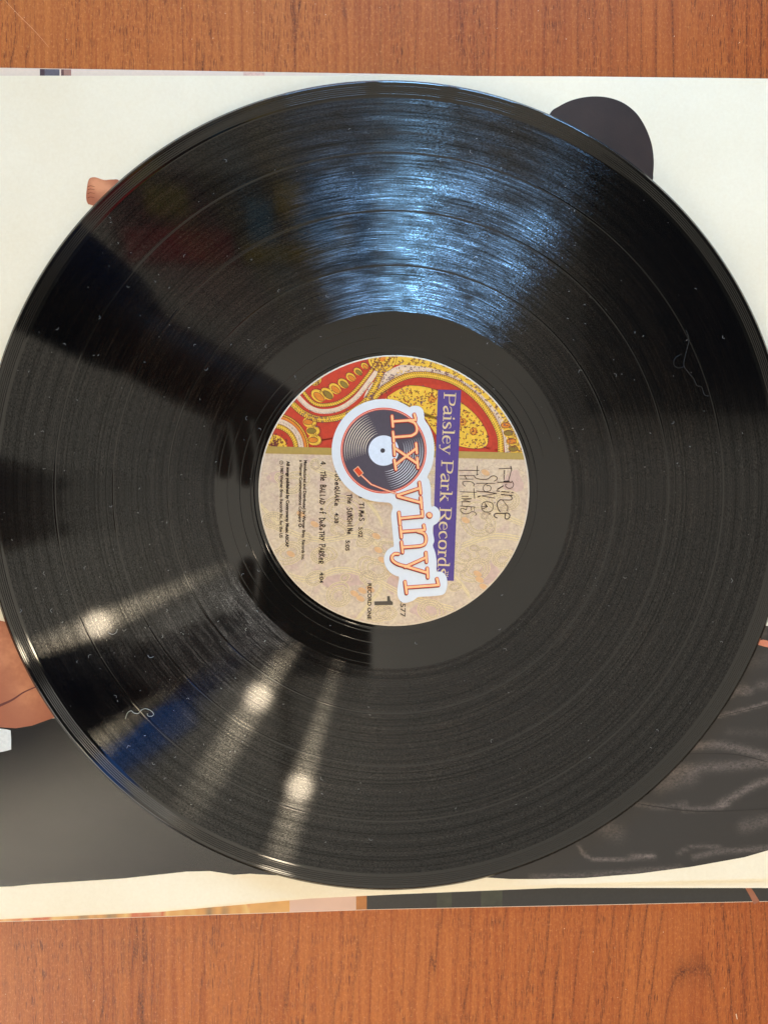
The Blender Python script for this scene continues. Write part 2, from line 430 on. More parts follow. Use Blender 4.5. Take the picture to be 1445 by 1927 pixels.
_p = cov_mix.coord(); _a = cov_mix.noise(cov_mix.mapping(_p, (1, 0.4, 1)), 55, 3, 0.6)
cov_mix.l(cov_mix.ramp(_a, [(0.30, s2l((110, 100, 84))), (0.4, s2l((206, 150, 84))), (0.5, s2l((222, 184, 116))), (0.6, s2l((196, 96, 56))), (0.7, s2l((220, 196, 150)))]), cov_mix.b.inputs['Base Color'])
cov_mix.b.inputs['Roughness'].default_value = 0.35
bottom_run("printed_flowers", cov_mix.m, -120, 470)
bottom_run("printed_gold_blur", flat("cover_gold_ink", (214, 160, 92), 0.35, 0.5, 0.1, 90), 470, 545)
bottom_run("printed_pink_blur", flat("cover_pink_ink", (212, 176, 158), 0.35, 0.5, 0.05, 60), 545, 670)
bottom_run("printed_brown_blur", flat("cover_brown_ink", (176, 112, 52), 0.35, 0.5, 0.2, 120), 670, 690)
olive = flat("cover_olive_blur", (52, 54, 42), 0.35, 0.5, 0.3, 160)
bottom_run("printed_olive_blur", olive, 822, 850, 0.00076); bottom_run("printed_olive_blur", olive, 905, 945, 0.00076)
_i = Ink(wq, 0.00077); _i.stroke([(1405, 1668), (1414, 1682), (1424, 1700)], [9, 12], cap=False); _i.build("printed_skin_streak", flat("cover_skin_ink", (150, 92, 66), 0.35), cv)
def top_run(name, mat, x0, x1, z=0.00074):
    strip(name, mat, [(x0, ytop(x0)), (x1, ytop(x1)), (x1, 150), (x0, 150)], z)
top_run("printed_dark_stripe", flat("cover_plum_ink", (66, 46, 58), 0.35, 0.5, 0.1), 75, 84)
top_run("printed_grey_stripe", flat("cover_grey_ink", (92, 88, 100), 0.35, 0.5, 0.1), 84, 112)
top_run("printed_plum_stripe", flat("cover_plum_ink_two", (96, 60, 62), 0.35, 0.5, 0.1), 115, 120)
top_run("printed_tan_stripe", flat("cover_tan_ink", (158, 118, 106), 0.35, 0.5, 0.1), 120, 134)
top_run("printed_pink_mark", flat("cover_pale_pink_ink", (216, 178, 162), 0.35, 0.5, 0.1), 458, 498)

# white inner sleeve: back sheet and front sheet
sl = empty("inner_sleeve", (0, 0, 0)); tag(sl, "glossy white inner sleeve with printed figure in black, lying under the record", "record sleeve")
card("back_sheet", [(-100, 143), (0, 144), (800, 145), (1560, 150), (1560, 1672), (1050, 1671.5), (740, 1684), (580, 1692), (300, 1717), (0, 1731), (-100, 1735)], 0.0008, 0.00125, white_m, sl)
card("front_sheet", [(-100, 140.5), (0, 141.5), (720, 141.5), (1100, 143), (1445, 147), (1560, 148), (1560, 1648), (1445, 1654), (1180, 1661), (900, 1670), (740, 1679), (580, 1688), (300, 1714), (0, 1728), (-100, 1732)], 0.0013, 0.0017, white_m, sl)
ZP = 0.00173
# black clothing at lower left
jacket_m = soft_print_material("printed_black_jacket", (20, 19, 21), (60, 56, 52), 420, 0.22, 0.46, 0.36)
tone_mesh("printed_jacket", [(-100, 1350), (0, 1366), (60, 1358), (102, 1352), (160, 1330), (300, 1400), (700, 1500), (700, 1640), (560, 1640), (520, 1648), (470, 1645), (440, 1647), (415, 1643), (395, 1640), (350, 1641), (230, 1654), (60, 1665), (20, 1669), (0, 1669.5), (-100, 1668)],
          ZP, jacket_m, [([(-40, 1500), (60, 1490), (200, 1540)], 70, 0.10)], sl, 12)
skin_m = soft_print_material("printed_skin", (168, 96, 66), (216, 146, 106), 60, 0.38, 0.5, 0.12)
tone_mesh("printed_arm", [(-100, 1140), (0, 1168), (30, 1175), (120, 1150), (200, 1300), (160, 1328), (102, 1351), (60, 1366), (30, 1371), (0, 1369), (-100, 1360)],
          ZP + 3e-5, skin_m, [([(0, 1225), (40, 1260), (60, 1300)], 40, 0.7), ([(0, 1190), (20, 1200)], 18, 0.5)], sl, 8)
_i = Ink(wq, ZP + 5e-5); _i.stroke([(-20, 1336), (20, 1319), (45, 1303), (75, 1290)], [6, 3, 2], smooth=True, cap=False)
_i.build("printed_arm_crease", flat("print_crease_ink", (104, 44, 38), 0.4), sl)
_i = Ink(wq, ZP + 6e-5); _i.fill([(-60, 1372), (0, 1371.5), (12, 1373), (20, 1375), (21, 1392), (21, 1411), (10, 1414), (0, 1416), (-60, 1420)])
_i.build("printed_cuff", flat("print_white_ink", (226, 228, 224), 0.4), sl)
# leather trousers at right
leather_m = soft_print_material("printed_leather", (36, 33, 32), (112, 101, 96), 900, 0.36, 0.5, 0.15, (1, 1.6, 1))
folds = [([(1290, 1408), (1350, 1402), (1400, 1412), (1450, 1424)], 7, .62), ([(1262, 1452), (1310, 1445), (1365, 1442), (1450, 1436)], 9, .5),
         ([(1240, 1478), (1300, 1462)], 14, .4), ([(1355, 1514), (1390, 1494), (1420, 1478), (1450, 1468)], 7, .6),
         ([(1285, 1524), (1330, 1522), (1370, 1516)], 5, .45), ([(1090, 1591), (1095, 1604), (1112, 1616), (1150, 1619), (1190, 1615), (1230, 1613)], 2.6, .8),
         ([(1190, 1612), (1230, 1612)], 5, .4), ([(1275, 1608), (1292, 1598), (1320, 1592), (1355, 1596)], 3.0, .5), ([(1305, 1614), (1350, 1604), (1400, 1600), (1450, 1596)], 4.5, .55),
         ([(1195, 1512), (1245, 1520), (1290, 1512)], 5, .35), ([(1120, 1548), (1160, 1568)], 16, .3), ([(1400, 1556), (1440, 1545)], 12, .38),
         ([(1370, 1312), (1410, 1304)], 2.0, .5), ([(1350, 1348), (1400, 1336), (1450, 1322)], 3.0, .75), ([(1380, 1300), (1400, 1296), (1412, 1300)], 7, .5),
         ([(1430, 1290), (1450, 1288)], 8, .35), ([(1370, 1378), (1450, 1380)], 8, .12), ([(1385, 1250), (1450, 1240)], 14, .15), ([(1430, 1170), (1436, 1190)], 8, .3),
         ([(1000, 1652), (1100, 1648), (1200, 1641), (1280, 1634)], 5, .45)]
tone_mesh("printed_trousers", [(900, 1560), (1100, 1300), (1300, 1120), (1425, 1172), (1445, 1165), (1560, 1150), (1560, 1570), (1445, 1601), (1400, 1614), (1300, 1632), (1200, 1645), (1100, 1653), (1010, 1655), (960, 1655), (915, 1652), (860, 1640)],
          ZP, leather_m, folds, sl, 6)
_i = Ink(wq, ZP + 5e-5)
_i.stroke([(1206, 1514), (1290, 1526), (1360, 1527), (1450, 1522)], [1.6, 2.2, 1.2], smooth=True, cap=False)
_i.stroke([(1352, 1349), (1450, 1325)], 1.0, cap=False)
_i.stroke([(1290, 1419), (1380, 1420), (1450, 1436)], [1, 2.5, 1], smooth=True, cap=False)
_i.build("printed_seam", flat("print_black_ink", (22, 19, 20), 0.4), sl)
_i = Ink(wq, ZP + 6e-5); _i.fill([(1424, 1206), (1436, 1204), (1460, 1210), (1460, 1222), (1438, 1217), (1424, 1213)])
_i.build("printed_belt", flat("print_salmon_ink", (206, 128, 100), 0.4), sl)
_i = Ink(wq, ZP + 5e-5); _i.fill([(1440, 1165), (1452, 1120), (1480, 1100), (1480, 1178), (1441, 1178)])
_i.build("printed_shirt", flat("print_white_ink_two", (222, 222, 214), 0.4), sl)
# dark brown hat at upper right
_i = Ink(wq, ZP + 2e-5)
hat = catmull([(1020, 262), (1034, 214), (1052, 199), (1075, 188), (1100, 182), (1125, 180.5), (1150, 184), (1175, 194), (1198, 213), (1215, 240), (1226, 270), (1230, 300), (1229, 325), (1225, 345), (1190, 400), (1090, 340)], 5, True)
_i.fill(hat)
hat_m = NT("printed_dark_hat"); _n = hat_m.noise(hat_m.coord(), 45, 4, 0.6)
hat_m.l(hat_m.ramp(_n, [(0.3, s2l((33, 23, 23))), (0.7, s2l((54, 40, 37)))]), hat_m.b.inputs['Base Color']); hat_m.b.inputs['Roughness'].default_value = 0.36
hat_m.l(hat_m.bump(hat_m.noise(hat_m.coord(), 1700, 3, 0.6), 0.4, 0.00012), hat_m.b.inputs['Normal'])
_i.build("printed_hat", hat_m.m, sl)
# fist at upper left
tone_mesh("printed_fist", catmull([(170, 334), (180, 333), (196, 338), (212, 337), (225, 340), (240, 370), (200, 392), (172, 385), (165, 382), (162, 370), (164, 350), (166, 340)], 4, True),
          ZP + 2e-5, skin_m, [([(180, 345), (200, 355)], 16, 0.8)], sl, 4)
_i = Ink(wq, ZP + 5e-5)
for yy in (349, 355, 362, 370): _i.stroke([(165, yy + 2), (170, yy), (178, yy + 1.5)], [1.6, .7], smooth=True, cap=False)
_i.build("printed_knuckle_lines", flat("print_brown_ink", (120, 56, 36), 0.4), sl)

# ------------------------------------------------------------------ the record
rec = empty("vinyl_record", (0, 0, REC_Z), REC_TILT); tag(rec, "black vinyl long playing record with red and gold paisley label, lying on the white sleeve", "vinyl record")
def lathe(name, prof, mat, parent, seg=360):
    v = []; f = []; k = len(prof)
    for i in range(seg):
        a = 2 * math.pi * i / seg; c, s_ = math.cos(a), math.sin(a)
        v += [(r * c / 1000, r * s_ / 1000, z / 1000) for r, z in prof]
    for i in range(seg):
        j = (i + 1) % seg
        f += [(i * k + q, j * k + q, j * k + q + 1, i * k + q + 1) for q in range(k - 1)]
    o = mesh_obj(name, v, f, mat, parent, True)
    me = o.data; bm = bmesh.new(); bm.from_mesh(me); bmesh.ops.reverse_faces(bm, faces=bm.faces)
    bm.to_mesh(me); bm.free(); me.shade_smooth()
    return o
land = vinyl_material('land'); groove = vinyl_material('groove')
def ridge(r, c, w, h): return h * math.exp(-((r - c) / w) ** 2)
# body: label bed, run-out area
def zro(r):
    z = 0.0
    for c, w, h in ((51.9, .22, -.04), (53.4, .09, -.045), (57.3, .09, -.020), (61.9, .09, -.010), (65.3, .09, -.005)): z += ridge(r, c, w, h)
    return z - 0.03 * max(0, min(1, (r - 50.6) / 1.0))
rs = sorted(set([3.6, 20, 40, 50.0] + list(np.arange(50.2, 66.6, 0.06))))
run = lathe("run_out_area", [(3.6, -1.7)] + [(r, zro(r)) for r in rs], land, rec)
def zgr(r):
    z = -0.045
    for c in (83.6, 103.6, 124.7): z += ridge(r, c, .28, .013) + ridge(r, c + .5, .2, -.008)
    return z
gr_edges = [66.6, 83.6, 103.6, 124.7, 144.6]
ends = zro(66.5)
for a_, b_ in zip(gr_edges[:-1], gr_edges[1:]):
    rr = np.unique(np.concatenate([np.arange(a_, min(a_ + 1.6, b_), 0.1), np.linspace(a_ + 1.6, b_ - 1.2, 12), np.arange(b_ - 1.2, b_ + 1e-6, 0.1)]))
    lathe("groove_band", [(r, zgr(r)) for r in rr], groove, rec)
lathe("track_gap", [(r, zgr(66.6) + (zro(66.4) - zgr(66.6)) * t) for r, t in ((66.4, 1), (66.5, .6), (66.6, 0))][0:3], land, rec)
def zrim(r):
    t = (r - 144.6)
    z = -0.045 + 0.034 * max(0, t - .3) * min(1, t / .8)
    if 145.6 < r < 150.0: z += 0.0022 * math.sin((r - 145.6) * 2 * math.pi / 0.62)
    for c in (146.1, 146.8, 147.5, 148.2, 148.9): z -= 0.048 * math.exp(-((r - c) / 0.085) ** 2)
    if r > 150.0: z -= 0.9 * (r - 150.0) ** 2
    return z
rr = list(np.arange(144.6, 150.95, 0.035)); zr = zrim(rr[-1])
prof = [(r, zrim(r)) for r in rr] + [(151.3, zr - .25), (151.55, zr - .55), (151.6, zr - .9), (151.5, zr - 1.3), (151.1, zr - 1.7), (150.0, -2.0), (146, -1.95), (60, -1.8), (3.6, -1.7)]
lathe("rim", prof, land, rec)

for c_ in (83.6, 103.6, 124.7):
    lathe("track_gap", [(c_ - .34, -.047), (c_ - .26, -.028), (c_ - .1, -.020), (c_ + .08, -.021), (c_ + .22, -.034), (c_ + .34, -.047)], land, rec)

# label
RC = 50.35 / 1000
paper = flat("label_paper", (226, 210, 190), 0.42, 0.45, 0.05, 700)
lab = mesh_obj("label", *(lambda n=160: ([(0, 0, .00012)] + [(RC * math.cos(2 * math.pi * i / n), RC * math.sin(2 * math.pi * i / n), .00012) for i in range(n)] +
      [(RC * 1.004 * math.cos(2 * math.pi * i / n), RC * 1.004 * math.sin(2 * math.pi * i / n), -.00006) for i in range(n)],
      [(0, 1 + i, 1 + (i + 1) % n) for i in range(n)] + [(1 + i, 1 + n + i, 1 + n + (i + 1) % n, 1 + (i + 1) % n) for i in range(n)]))(), paper, rec)
PCX, PCY, PR = 743.2, 925.3, 254.3          # label circle in plan (for keeping print inside the paper's edge)
def Z(x, y): return (480 + x / 2.676, 650 + y / 2.676)
def zpts(l): return [Z(*p) for p in l]
def clamp_disc(x, y, R0=PR):
    dx, dy = x - PCX, y - PCY; r = math.hypot(dx, dy)
    return (x, y) if r <= R0 else (PCX + dx / r * R0, PCY + dy / r * R0)
def band_y(x): return 839.5 + (x - 500) * 0.0262
def clamp_top(x, y):
    return x, min(y, band_y(x) + 3)
def clamp_low(x, y):
    return x, max(y, band_y(x) + 12)
LZ = 0.00012
def LR(x, y, z):
    p = R(x, y, z); q = math.hypot(p.x, p.y); m_ = RC * 0.992
    if q > m_: p.x *= m_ / q; p.y *= m_ / q
    return p
inks = {}
def ink(name, z, rgb, clampf=clamp_top, rough=0.42):
    inks[name] = (Ink(LR, LZ + z, 3e-7, clampf), flat("label_ink_" + name, rgb, rough, 0.45, 0.08, 700)); return inks[name][0]
cream = ink("cream_band", 1.5e-5, (228, 200, 172)); yel = ink("yellow_band", 3e-5, (238, 190, 62)); org = ink("orange_lobe", 4.6e-5, (222, 132, 40))
olv = ink("olive_lobe", 6e-5, (142, 116, 44)); redk = ink("red_line", 7e-5, (188, 54, 32)); drk = ink("brown_line", 8.5e-5, (112, 48, 40)); plum = ink("plum_line", 9.5e-5, (112, 76, 88))
def band(path, w, toothed=True, c=yel):
    p = zpts(path); c.stroke(p, w / 2.676, smooth=True, cap=False, n=8)
    if toothed:
        s_ = w / 2.676
        drk.ticks(p, 4.2, s_ * .30, 1.25, off=s_ * .16, slant=.5); drk.ticks(p, 4.2, -s_ * .30, 1.25, off=-s_ * .16, slant=.5)
        for sgn in (1, -1):
            q = catmull(p, 8); P_ = np.array([x[:2] for x in q]); T = np.gradient(P_, axis=0); T /= np.linalg.norm(T, axis=1)[:, None] + 1e-9
            drk.stroke([tuple(a + sgn * np.array([-t[1], t[0]]) * s_ / 2) for a, t in zip(P_, T)], 0.9, cap=False)
def squiggle(n, region, c=drk):
    for _ in range(n):
        x, y = region(); a = RNG.uniform(0, 6.28); l = RNG.uniform(1.8, 4.2)
        c.stroke([(x, y), (x + l * math.cos(a), y + l * math.sin(a)), (x + l * math.cos(a) + l * .7 * math.cos(a + 1.6), y + l * math.sin(a) + l * .7 * math.sin(a + 1.6))], [1.5, .9], smooth=True, cap=False, n=3)
def along(path, spread):
    q = np.array([p[:2] for p in catmull(zpts(path), 10)])
    def f():
        i = RNG.integers(0, len(q)); return q[i] + RNG.normal(0, spread, 2)
    return f
redf = ink("red_field", 4e-6, (198, 60, 36))
_q = []
for x in np.linspace(470, 1010, 80):
    if PCX - PR - 4 < x < PCX + PR + 4: _q.append((x, band_y(x) + 3))
redf.fan((PCX, PCY - 120), [(PCX + (PR + 6) * math.cos(t), PCY + (PR + 6) * math.sin(t)) for t in np.linspace(rad(-200), rad(20), 120)] + _q[::-1])
# large drop
outer_y = [(590, 95), (700, 68), (850, 78), (985, 112), (1105, 182), (1205, 272), (1290, 380), (1345, 480), (1360, 560)]
yel.stroke(zpts(outer_y), 58 / 2.676, smooth=True, cap=False); squiggle(200, along(outer_y, 7.5)); squiggle(70, along(outer_y, 8), plum)
cream_b = [(560, 340), (585, 240), (660, 165), (760, 118), (880, 110), (1000, 143), (1110, 212), (1200, 312), (1268, 430), (1286, 560)]
cream.stroke(zpts(cream_b), 54 / 2.676, smooth=True, cap=False)
plum.ticks(zpts(cream_b), 4.5, 3.2, .7, off=4.5, slant=.6, jit=1.2); plum.ticks(zpts(cream_b), 5.5, 2.2, .6, off=-8, slant=-.4, jit=1.2)
band([(570, 350), (606, 256), (690, 188), (790, 149), (900, 152), (1010, 187), (1108, 258), (1184, 350), (1232, 452), (1236, 560)], 30)
redk.stroke(zpts([(600, 360), (632, 275), (710, 215), (800, 180), (900, 182), (1000, 214), (1085, 275), (1155, 358), (1198, 452), (1196, 520), (1150, 548), (1030, 540), (950, 515)]), 9, smooth=True, cap=False)
body = [(618, 300), (650, 236), (730, 205), (820, 202), (920, 226), (1035, 285), (1120, 360), (1168, 440), (1168, 500), (1120, 520), (1030, 508), (940, 480), (890, 420), (840, 350), (770, 300), (690, 275), (650, 290)]
bz = catmull(zpts(body), 6, True); yel.fan(Z(980, 390), bz)
drk.stroke(bz, 0.8, closed=True, cap=False)
bp = np.array([p[:2] for p in bz])
def inside():
    while True:
        x = RNG.uniform(bp[:, 0].min(), bp[:, 0].max()); y = RNG.uniform(bp[:, 1].min(), bp[:, 1].max()); c_ = False
        for i in range(len(bp)):
            x1, y1 = bp[i - 1]; x2, y2 = bp[i]
            if (y1 > y) != (y2 > y) and x < (x2 - x1) * (y - y1) / (y2 - y1) + x1: c_ = not c_
        if c_: return (x, y)
squiggle(230, inside); squiggle(40, inside, plum); squiggle(60, inside, redk)
for cx, cy in ((1045, 385), (1100, 432), (890, 270)):
    c_ = Z(cx, cy)
    for k in range(7):
        a = k * 2 * math.pi / 7; cream.k += 1
        org.disc(c_[0] + 5.2 * math.cos(a), c_[1] + 5.2 * math.sin(a), 2.1, n=8); drk.stroke([(c_[0] + 5.4 * math.cos(a) + 2.4 * math.cos(t), c_[1] + 5.4 * math.sin(a) + 2.4 * math.sin(t)) for t in np.linspace(a - 1.8, a + 1.8, 7)], .5, cap=False)
    org.disc(c_[0], c_[1], 2.8, n=10)
band([(600, 345), (680, 300), (770, 312), (835, 370), (880, 440), (905, 530)], 20)
redk.stroke(zpts([(640, 360), (720, 318), (790, 350), (850, 430), (875, 520)]), 6, smooth=True, cap=False)
squiggle(70, along(cream_b, 5), plum); squiggle(50, along(cream_b, 6), yel)
# leaf and swoosh at upper left
sw_out = [(150, 250), (195, 300), (250, 345), (330, 372), (440, 356), (540, 296), (600, 215), (640, 120)]
band(sw_out, 30); squiggle(60, along(sw_out, 4.5), plum)
cream.stroke(zpts([(185, 215), (220, 262), (275, 312), (340, 332), (425, 318), (505, 265), (575, 180), (640, 90)]), 24 / 2.676, smooth=True, cap=False)
plum.ticks(zpts([(185, 215), (220, 262), (275, 312), (340, 332), (425, 318), (505, 265), (575, 180)]), 3.6, 2.6, .7, off=2, slant=.7, jit=1)
band([(215, 190), (255, 250), (300, 292), (350, 300), (420, 286), (490, 240), (560, 160), (610, 90)], 18)
for i, (x, y) in enumerate([(322, 258), (366, 248), (406, 222), (448, 196), (486, 164), (522, 136), (556, 108)]):
    c_ = Z(x, y); s_ = 1 - i * .08
    yel.disc(c_[0] - 1.5, c_[1] - 2, 15 * s_, 10.5 * s_, rad(38), 22)
    drk.stroke([(c_[0] - 1.5 + (15 * math.cos(t) * math.cos(rad(38)) - 10.5 * math.sin(t) * math.sin(rad(38))) * s_, c_[1] - 2 + (15 * math.cos(t) * math.sin(rad(38)) + 10.5 * math.sin(t) * math.cos(rad(38))) * s_) for t in np.linspace(2.4, 5.6, 12)], .7, cap=False)
    for _t in np.linspace(2.6, 5.4, 8):
        q = (c_[0] - 1.5 + (16.5 * math.cos(_t) * math.cos(rad(38)) - 12 * math.sin(_t) * math.sin(rad(38))) * s_, c_[1] - 2 + (16.5 * math.cos(_t) * math.sin(rad(38)) + 12 * math.sin(_t) * math.cos(rad(38))) * s_)
        drk.disc(q[0], q[1], .9, n=6)
    (org if i % 2 == 0 else olv).disc(c_[0], c_[1], 12 * s_, 6.0 * s_, rad(38), 20)
    drk.stroke([(c_[0] + (12 * math.cos(t) * math.cos(rad(38)) - 6 * math.sin(t) * math.sin(rad(38))) * s_, c_[1] + (12 * math.cos(t) * math.sin(rad(38)) + 6 * math.sin(t) * math.cos(rad(38))) * s_) for t in np.linspace(0, 2 * math.pi, 20)], .8, cap=False)
for (cx, cy, sc_) in ((640, 62, 1.0), (300, 168, .48), (172, 232, .5)):
    c_ = Z(cx, cy)
    for rr_, ik in ((27, yel), (21, cream), (14, yel), (7, org)):
        ik.disc(c_[0], c_[1], rr_ * sc_, n=28)
    for rr_ in (27, 22, 15):
        drk.stroke([(c_[0] + rr_ * sc_ * math.cos(t), c_[1] + rr_ * sc_ * math.sin(t)) for t in np.linspace(0, 2 * math.pi, 26)], .7, cap=False)
    def rg(c_=c_, sc_=sc_):
        a = RNG.uniform(0, 6.28); q = RNG.uniform(8, 20) * sc_; return (c_[0] + q * math.cos(a), c_[1] + q * math.sin(a))
    squiggle(int(36 * sc_), rg)
# quarter drop at the left edge and lobes at the right edge
def arcs(cx, cy, spec, a0, a1):
    for rr_, w, kind in spec:
        p = [(cx + rr_ * math.cos(t), cy + rr_ * math.sin(t)) for t in np.linspace(a0, a1, 9)]
        if kind == 'red': redk.stroke(zpts(p), w / 2.676, smooth=True, cap=False)
        elif kind == 'band': band(p, w)
        elif kind == 'cream':
            cream.stroke(zpts(p), w / 2.676, smooth=True, cap=False); plum.ticks(zpts(p), 3.4, 3, .7, off=-1, slant=.6, jit=1)
        elif kind == 'orange': org.stroke(zpts(p), w / 2.676, smooth=True, cap=False)
c_ = Z(100, 500); yel.disc(c_[0], c_[1], 24, n=30)
def rg2(c_=c_):
    a = RNG.uniform(0, 6.28); q = RNG.uniform(0, 23); return (c_[0] + q * math.cos(a), c_[1] + q * math.sin(a))
squiggle(130, rg2)
arcs(90, 520, [(88, 34, 'red'), (116, 24, 'band'), (142, 26, 'cream'), (166, 16, 'orange'), (176, 10, 'band')], -1.7, .25)
for (x, y, k) in ((268, 385, 0), (284, 430, 1), (292, 476, 0), (1262, 402, 0), (1276, 440, 1), (1290, 482, 0), (1300, 520, 1)):
    c_ = Z(x, y); yel.disc(c_[0] + 3, c_[1], 13, 10.5, .1, 20)
    for t in np.linspace(-1.7, 1.7, 12): drk.disc(c_[0] + 3 + 14.5 * math.cos(t), c_[1] + 12 * math.sin(t), 1.0, n=6)
    drk.stroke([(c_[0] + 3 + 12.6 * math.cos(t), c_[1] + 10 * math.sin(t)) for t in np.linspace(-1.8, 1.8, 12)], .7, cap=False)
    (org if k == 0 else olv).disc(c_[0], c_[1], 9, 5.2, .1, 16)
    drk.stroke([(c_[0] + 9 * math.cos(t), c_[1] + 5.2 * math.sin(t)) for t in np.linspace(0, 6.283, 16)], .8, cap=False)
for n_ in ("red_field", "cream_band", "yellow_band", "orange_lobe", "olive_lobe", "red_line", "brown_line", "plum_line"):
    tag(inks[n_][0].build("paisley_" + n_, inks[n_][1], lab), kind=None if n_ == "red_field" else "stuff")

# faded lower field
low_m = NT("label_faded_paisley"); P_ = low_m.coord()
a1 = low_m.noise(P_, 90, 4, 0.6, 0.6); a2 = low_m.noise(low_m.mapping(P_, (1, 1, 1), (.3, .2, 0)), 140, 3, 0.6, 1.0); a3 = low_m.noise(P_, 900, 3, 0.7)
c1 = low_m.ramp(a1, [(0.32, s2l((206, 156, 146))), (0.45, s2l((222, 194, 156))), (0.6, s2l((226, 196, 162))), (0.72, s2l((214, 164, 148)))])
c2 = low_m.ramp(a2, [(0.35, s2l((190, 158, 146))), (0.55, s2l((220, 196, 164))), (0.7, s2l((226, 196, 150)))])
c3 = low_m.mix(0.45, c1, c2); c3 = low_m.mix(0.3, c3, low_m.ramp(a3, [(0.35, s2l((170, 146, 134))), (0.65, s2l((236, 220, 190)))]))
low_m.l(c3, low_m.b.inputs['Base Color']); low_m.b.inputs['Roughness'].default_value = 0.4; low_m = low_m.m
low = Ink(LR, LZ + 1.05e-4, 0, None)
xs = np.linspace(PCX - PR, PCX + PR, 60)
topl = []; 
for x in xs:
    topl.append((x, band_y(x) + 8))
pts_ = [p for p in topl if math.hypot(p[0] - PCX, p[1] - PCY) < PR]
a_l = math.atan2(pts_[0][1] - PCY, pts_[0][0] - PCX); a_r = math.atan2(pts_[-1][1] - PCY, pts_[-1][0] - PCX)
a_l = a_l % (2 * math.pi)
arc = [(PCX + (PR + 6) * math.cos(t), PCY + (PR + 6) * math.sin(t)) for t in np.linspace(a_r, a_l, 100)]
low.fan((PCX, PCY + 60), pts_ + arc); low.build("faded_paisley_field", low_m, lab)
fy = Ink(LR, LZ + 1.15e-4, 2e-7, clamp_low); fo = Ink(LR, LZ + 1.3e-4, 2e-7, clamp_low); fd = Ink(LR, LZ + 1.22e-4, 2e-7, clamp_low); fp = Ink(LR, LZ + 1.1e-4, 2e-7, clamp_low)
def lowp(path, w, ik): ik.stroke(zpts(path), w, smooth=True, cap=False)
def drop(cx, cy, size, ang, turns=3):
    """faded nested paisley drops"""
    for k in range(turns):
        s_ = size * (1 - k * .24); p = []
        for t in np.linspace(0, 2 * math.pi, 15)[:-1]:
            rr_ = s_ * (1 + .75 * max(0, math.cos(t)) ** 3); bend = .55 * max(0, math.cos(t)) ** 2
            p.append((cx + rr_ * math.cos(t + ang + bend), cy + rr_ * .8 * math.sin(t + ang + bend)))
        q = zpts(p); fy.stroke(q, 3.4, smooth=True, closed=True, n=5); fd.stroke(q, .9, smooth=True, closed=True, n=5)
        fd.ticks(q, 4.6, 2.4, .9, off=.6, slant=.4)
for d_ in ((1130, 900, 80, 4.0), (860, 1130, 46, 1.0), (180, 1040, 62, 2.2), (430, 830, 90, .4), (420, 1270, 56, 4.4), (1120, 1120, 60, 1.9), (180, 700, 58, 5.2),
           (620, 1130, 66, 3.2), (880, 1330, 60, .6), (1270, 780, 60, 2.6), (980, 640, 40, 1.2), (330, 1060, 48, 5.6), (640, 1340, 44, 2.0), (1240, 1080, 44, 5.2), (560, 960, 42, 1.5), (90, 880, 50, .2)):
    drop(*d_, turns=3)
for _ in range(46):
    a = RNG.uniform(0, 6.283); q = 640 * math.sqrt(RNG.uniform()); x, y = 705 + q * math.cos(a), 737 + q * math.sin(a)
    if y > 600: drop(x, y, RNG.uniform(16, 40), RNG.uniform(0, 6.28), turns=2)
for path in ([(20, 800), (160, 930), (330, 980), (520, 960), (640, 1030), (760, 1180)], [(100, 1130), (260, 1180), (420, 1130), (560, 1160), (760, 1260), (1000, 1330)],
             [(860, 1010), (930, 1080), (1010, 1170), (1080, 1260)], [(1000, 780), (1120, 760), (1240, 850), (1350, 900)], [(640, 1220), (560, 1320), (500, 1400)],
             [(300, 620), (480, 700), (600, 830), (640, 900)], [(1040, 1010), (1200, 960), (1360, 980)]):
    for o_, w in ((0, 3.2), (11, 1.8), (-12, 2.2)):
        lowp([(x, y + o_) for x, y in path], w, fy)
    fd.ticks(zpts(path), 2.8, 2.6, .55, off=1, slant=.5); fd.ticks(zpts(path), 2.8, -2.6, .55, off=-1, slant=.5)
for (x, y) in ((540, 1235), (580, 1228), (530, 1275), (1130, 1180), (1150, 1215), (1120, 1150), (610, 960), (620, 1030), (640, 1080), (230, 850), (300, 900), (1060, 880), (180, 1050), (1160, 640), (500, 1250)):
    c_ = Z(x, y); fo.disc(c_[0], c_[1], 8.5, 5, .5, 16); fd.stroke([(c_[0] + 10 * math.cos(t), c_[1] + 7 * math.sin(t)) for t in np.linspace(0, 6.283, 16)], .7, cap=False)
for _ in range(700):
    a = RNG.uniform(0, 6.283); q = PR * math.sqrt(RNG.uniform()); x, y = PCX + q * math.cos(a), PCY + q * math.sin(a)
    if y > band_y(x) + 14:
        l = RNG.uniform(2, 6); b = RNG.uniform(0, 6.28)
        (fd if RNG.uniform() < .5 else fy).stroke([(x, y), (x + l * math.cos(b), y + l * math.sin(b)), (x + l * math.cos(b) + l * math.cos(b + 1), y + l * math.sin(b) + l * math.sin(b + 1))], [.9, .5], smooth=True, cap=False, n=3)
fp_pts = [(400, 1190, 60, 34), (470, 1180, 80, 36), (1180, 1150, 60, 50), (120, 660, 60, 30), (1300, 690, 50, 60), (870, 1330, 90, 34), (700, 1200, 40, 50)]
for x, y, a, b in fp_pts:
    c_ = Z(x, y); pts2 = [(c_[0] + a / 2.676 * (1 + .15 * math.sin(3 * t)) * math.cos(t), c_[1] + b / 2.676 * (1 + .15 * math.sin(4 * t)) * math.sin(t)) for t in np.linspace(0, 2 * math.pi, 30)[:-1]]
    fp.fan(c_, pts2)
tag(fp.build("faded_rose_patch", flat("label_faded_rose", (208, 174, 156), .4, .45, .08, 500), lab), kind="stuff")
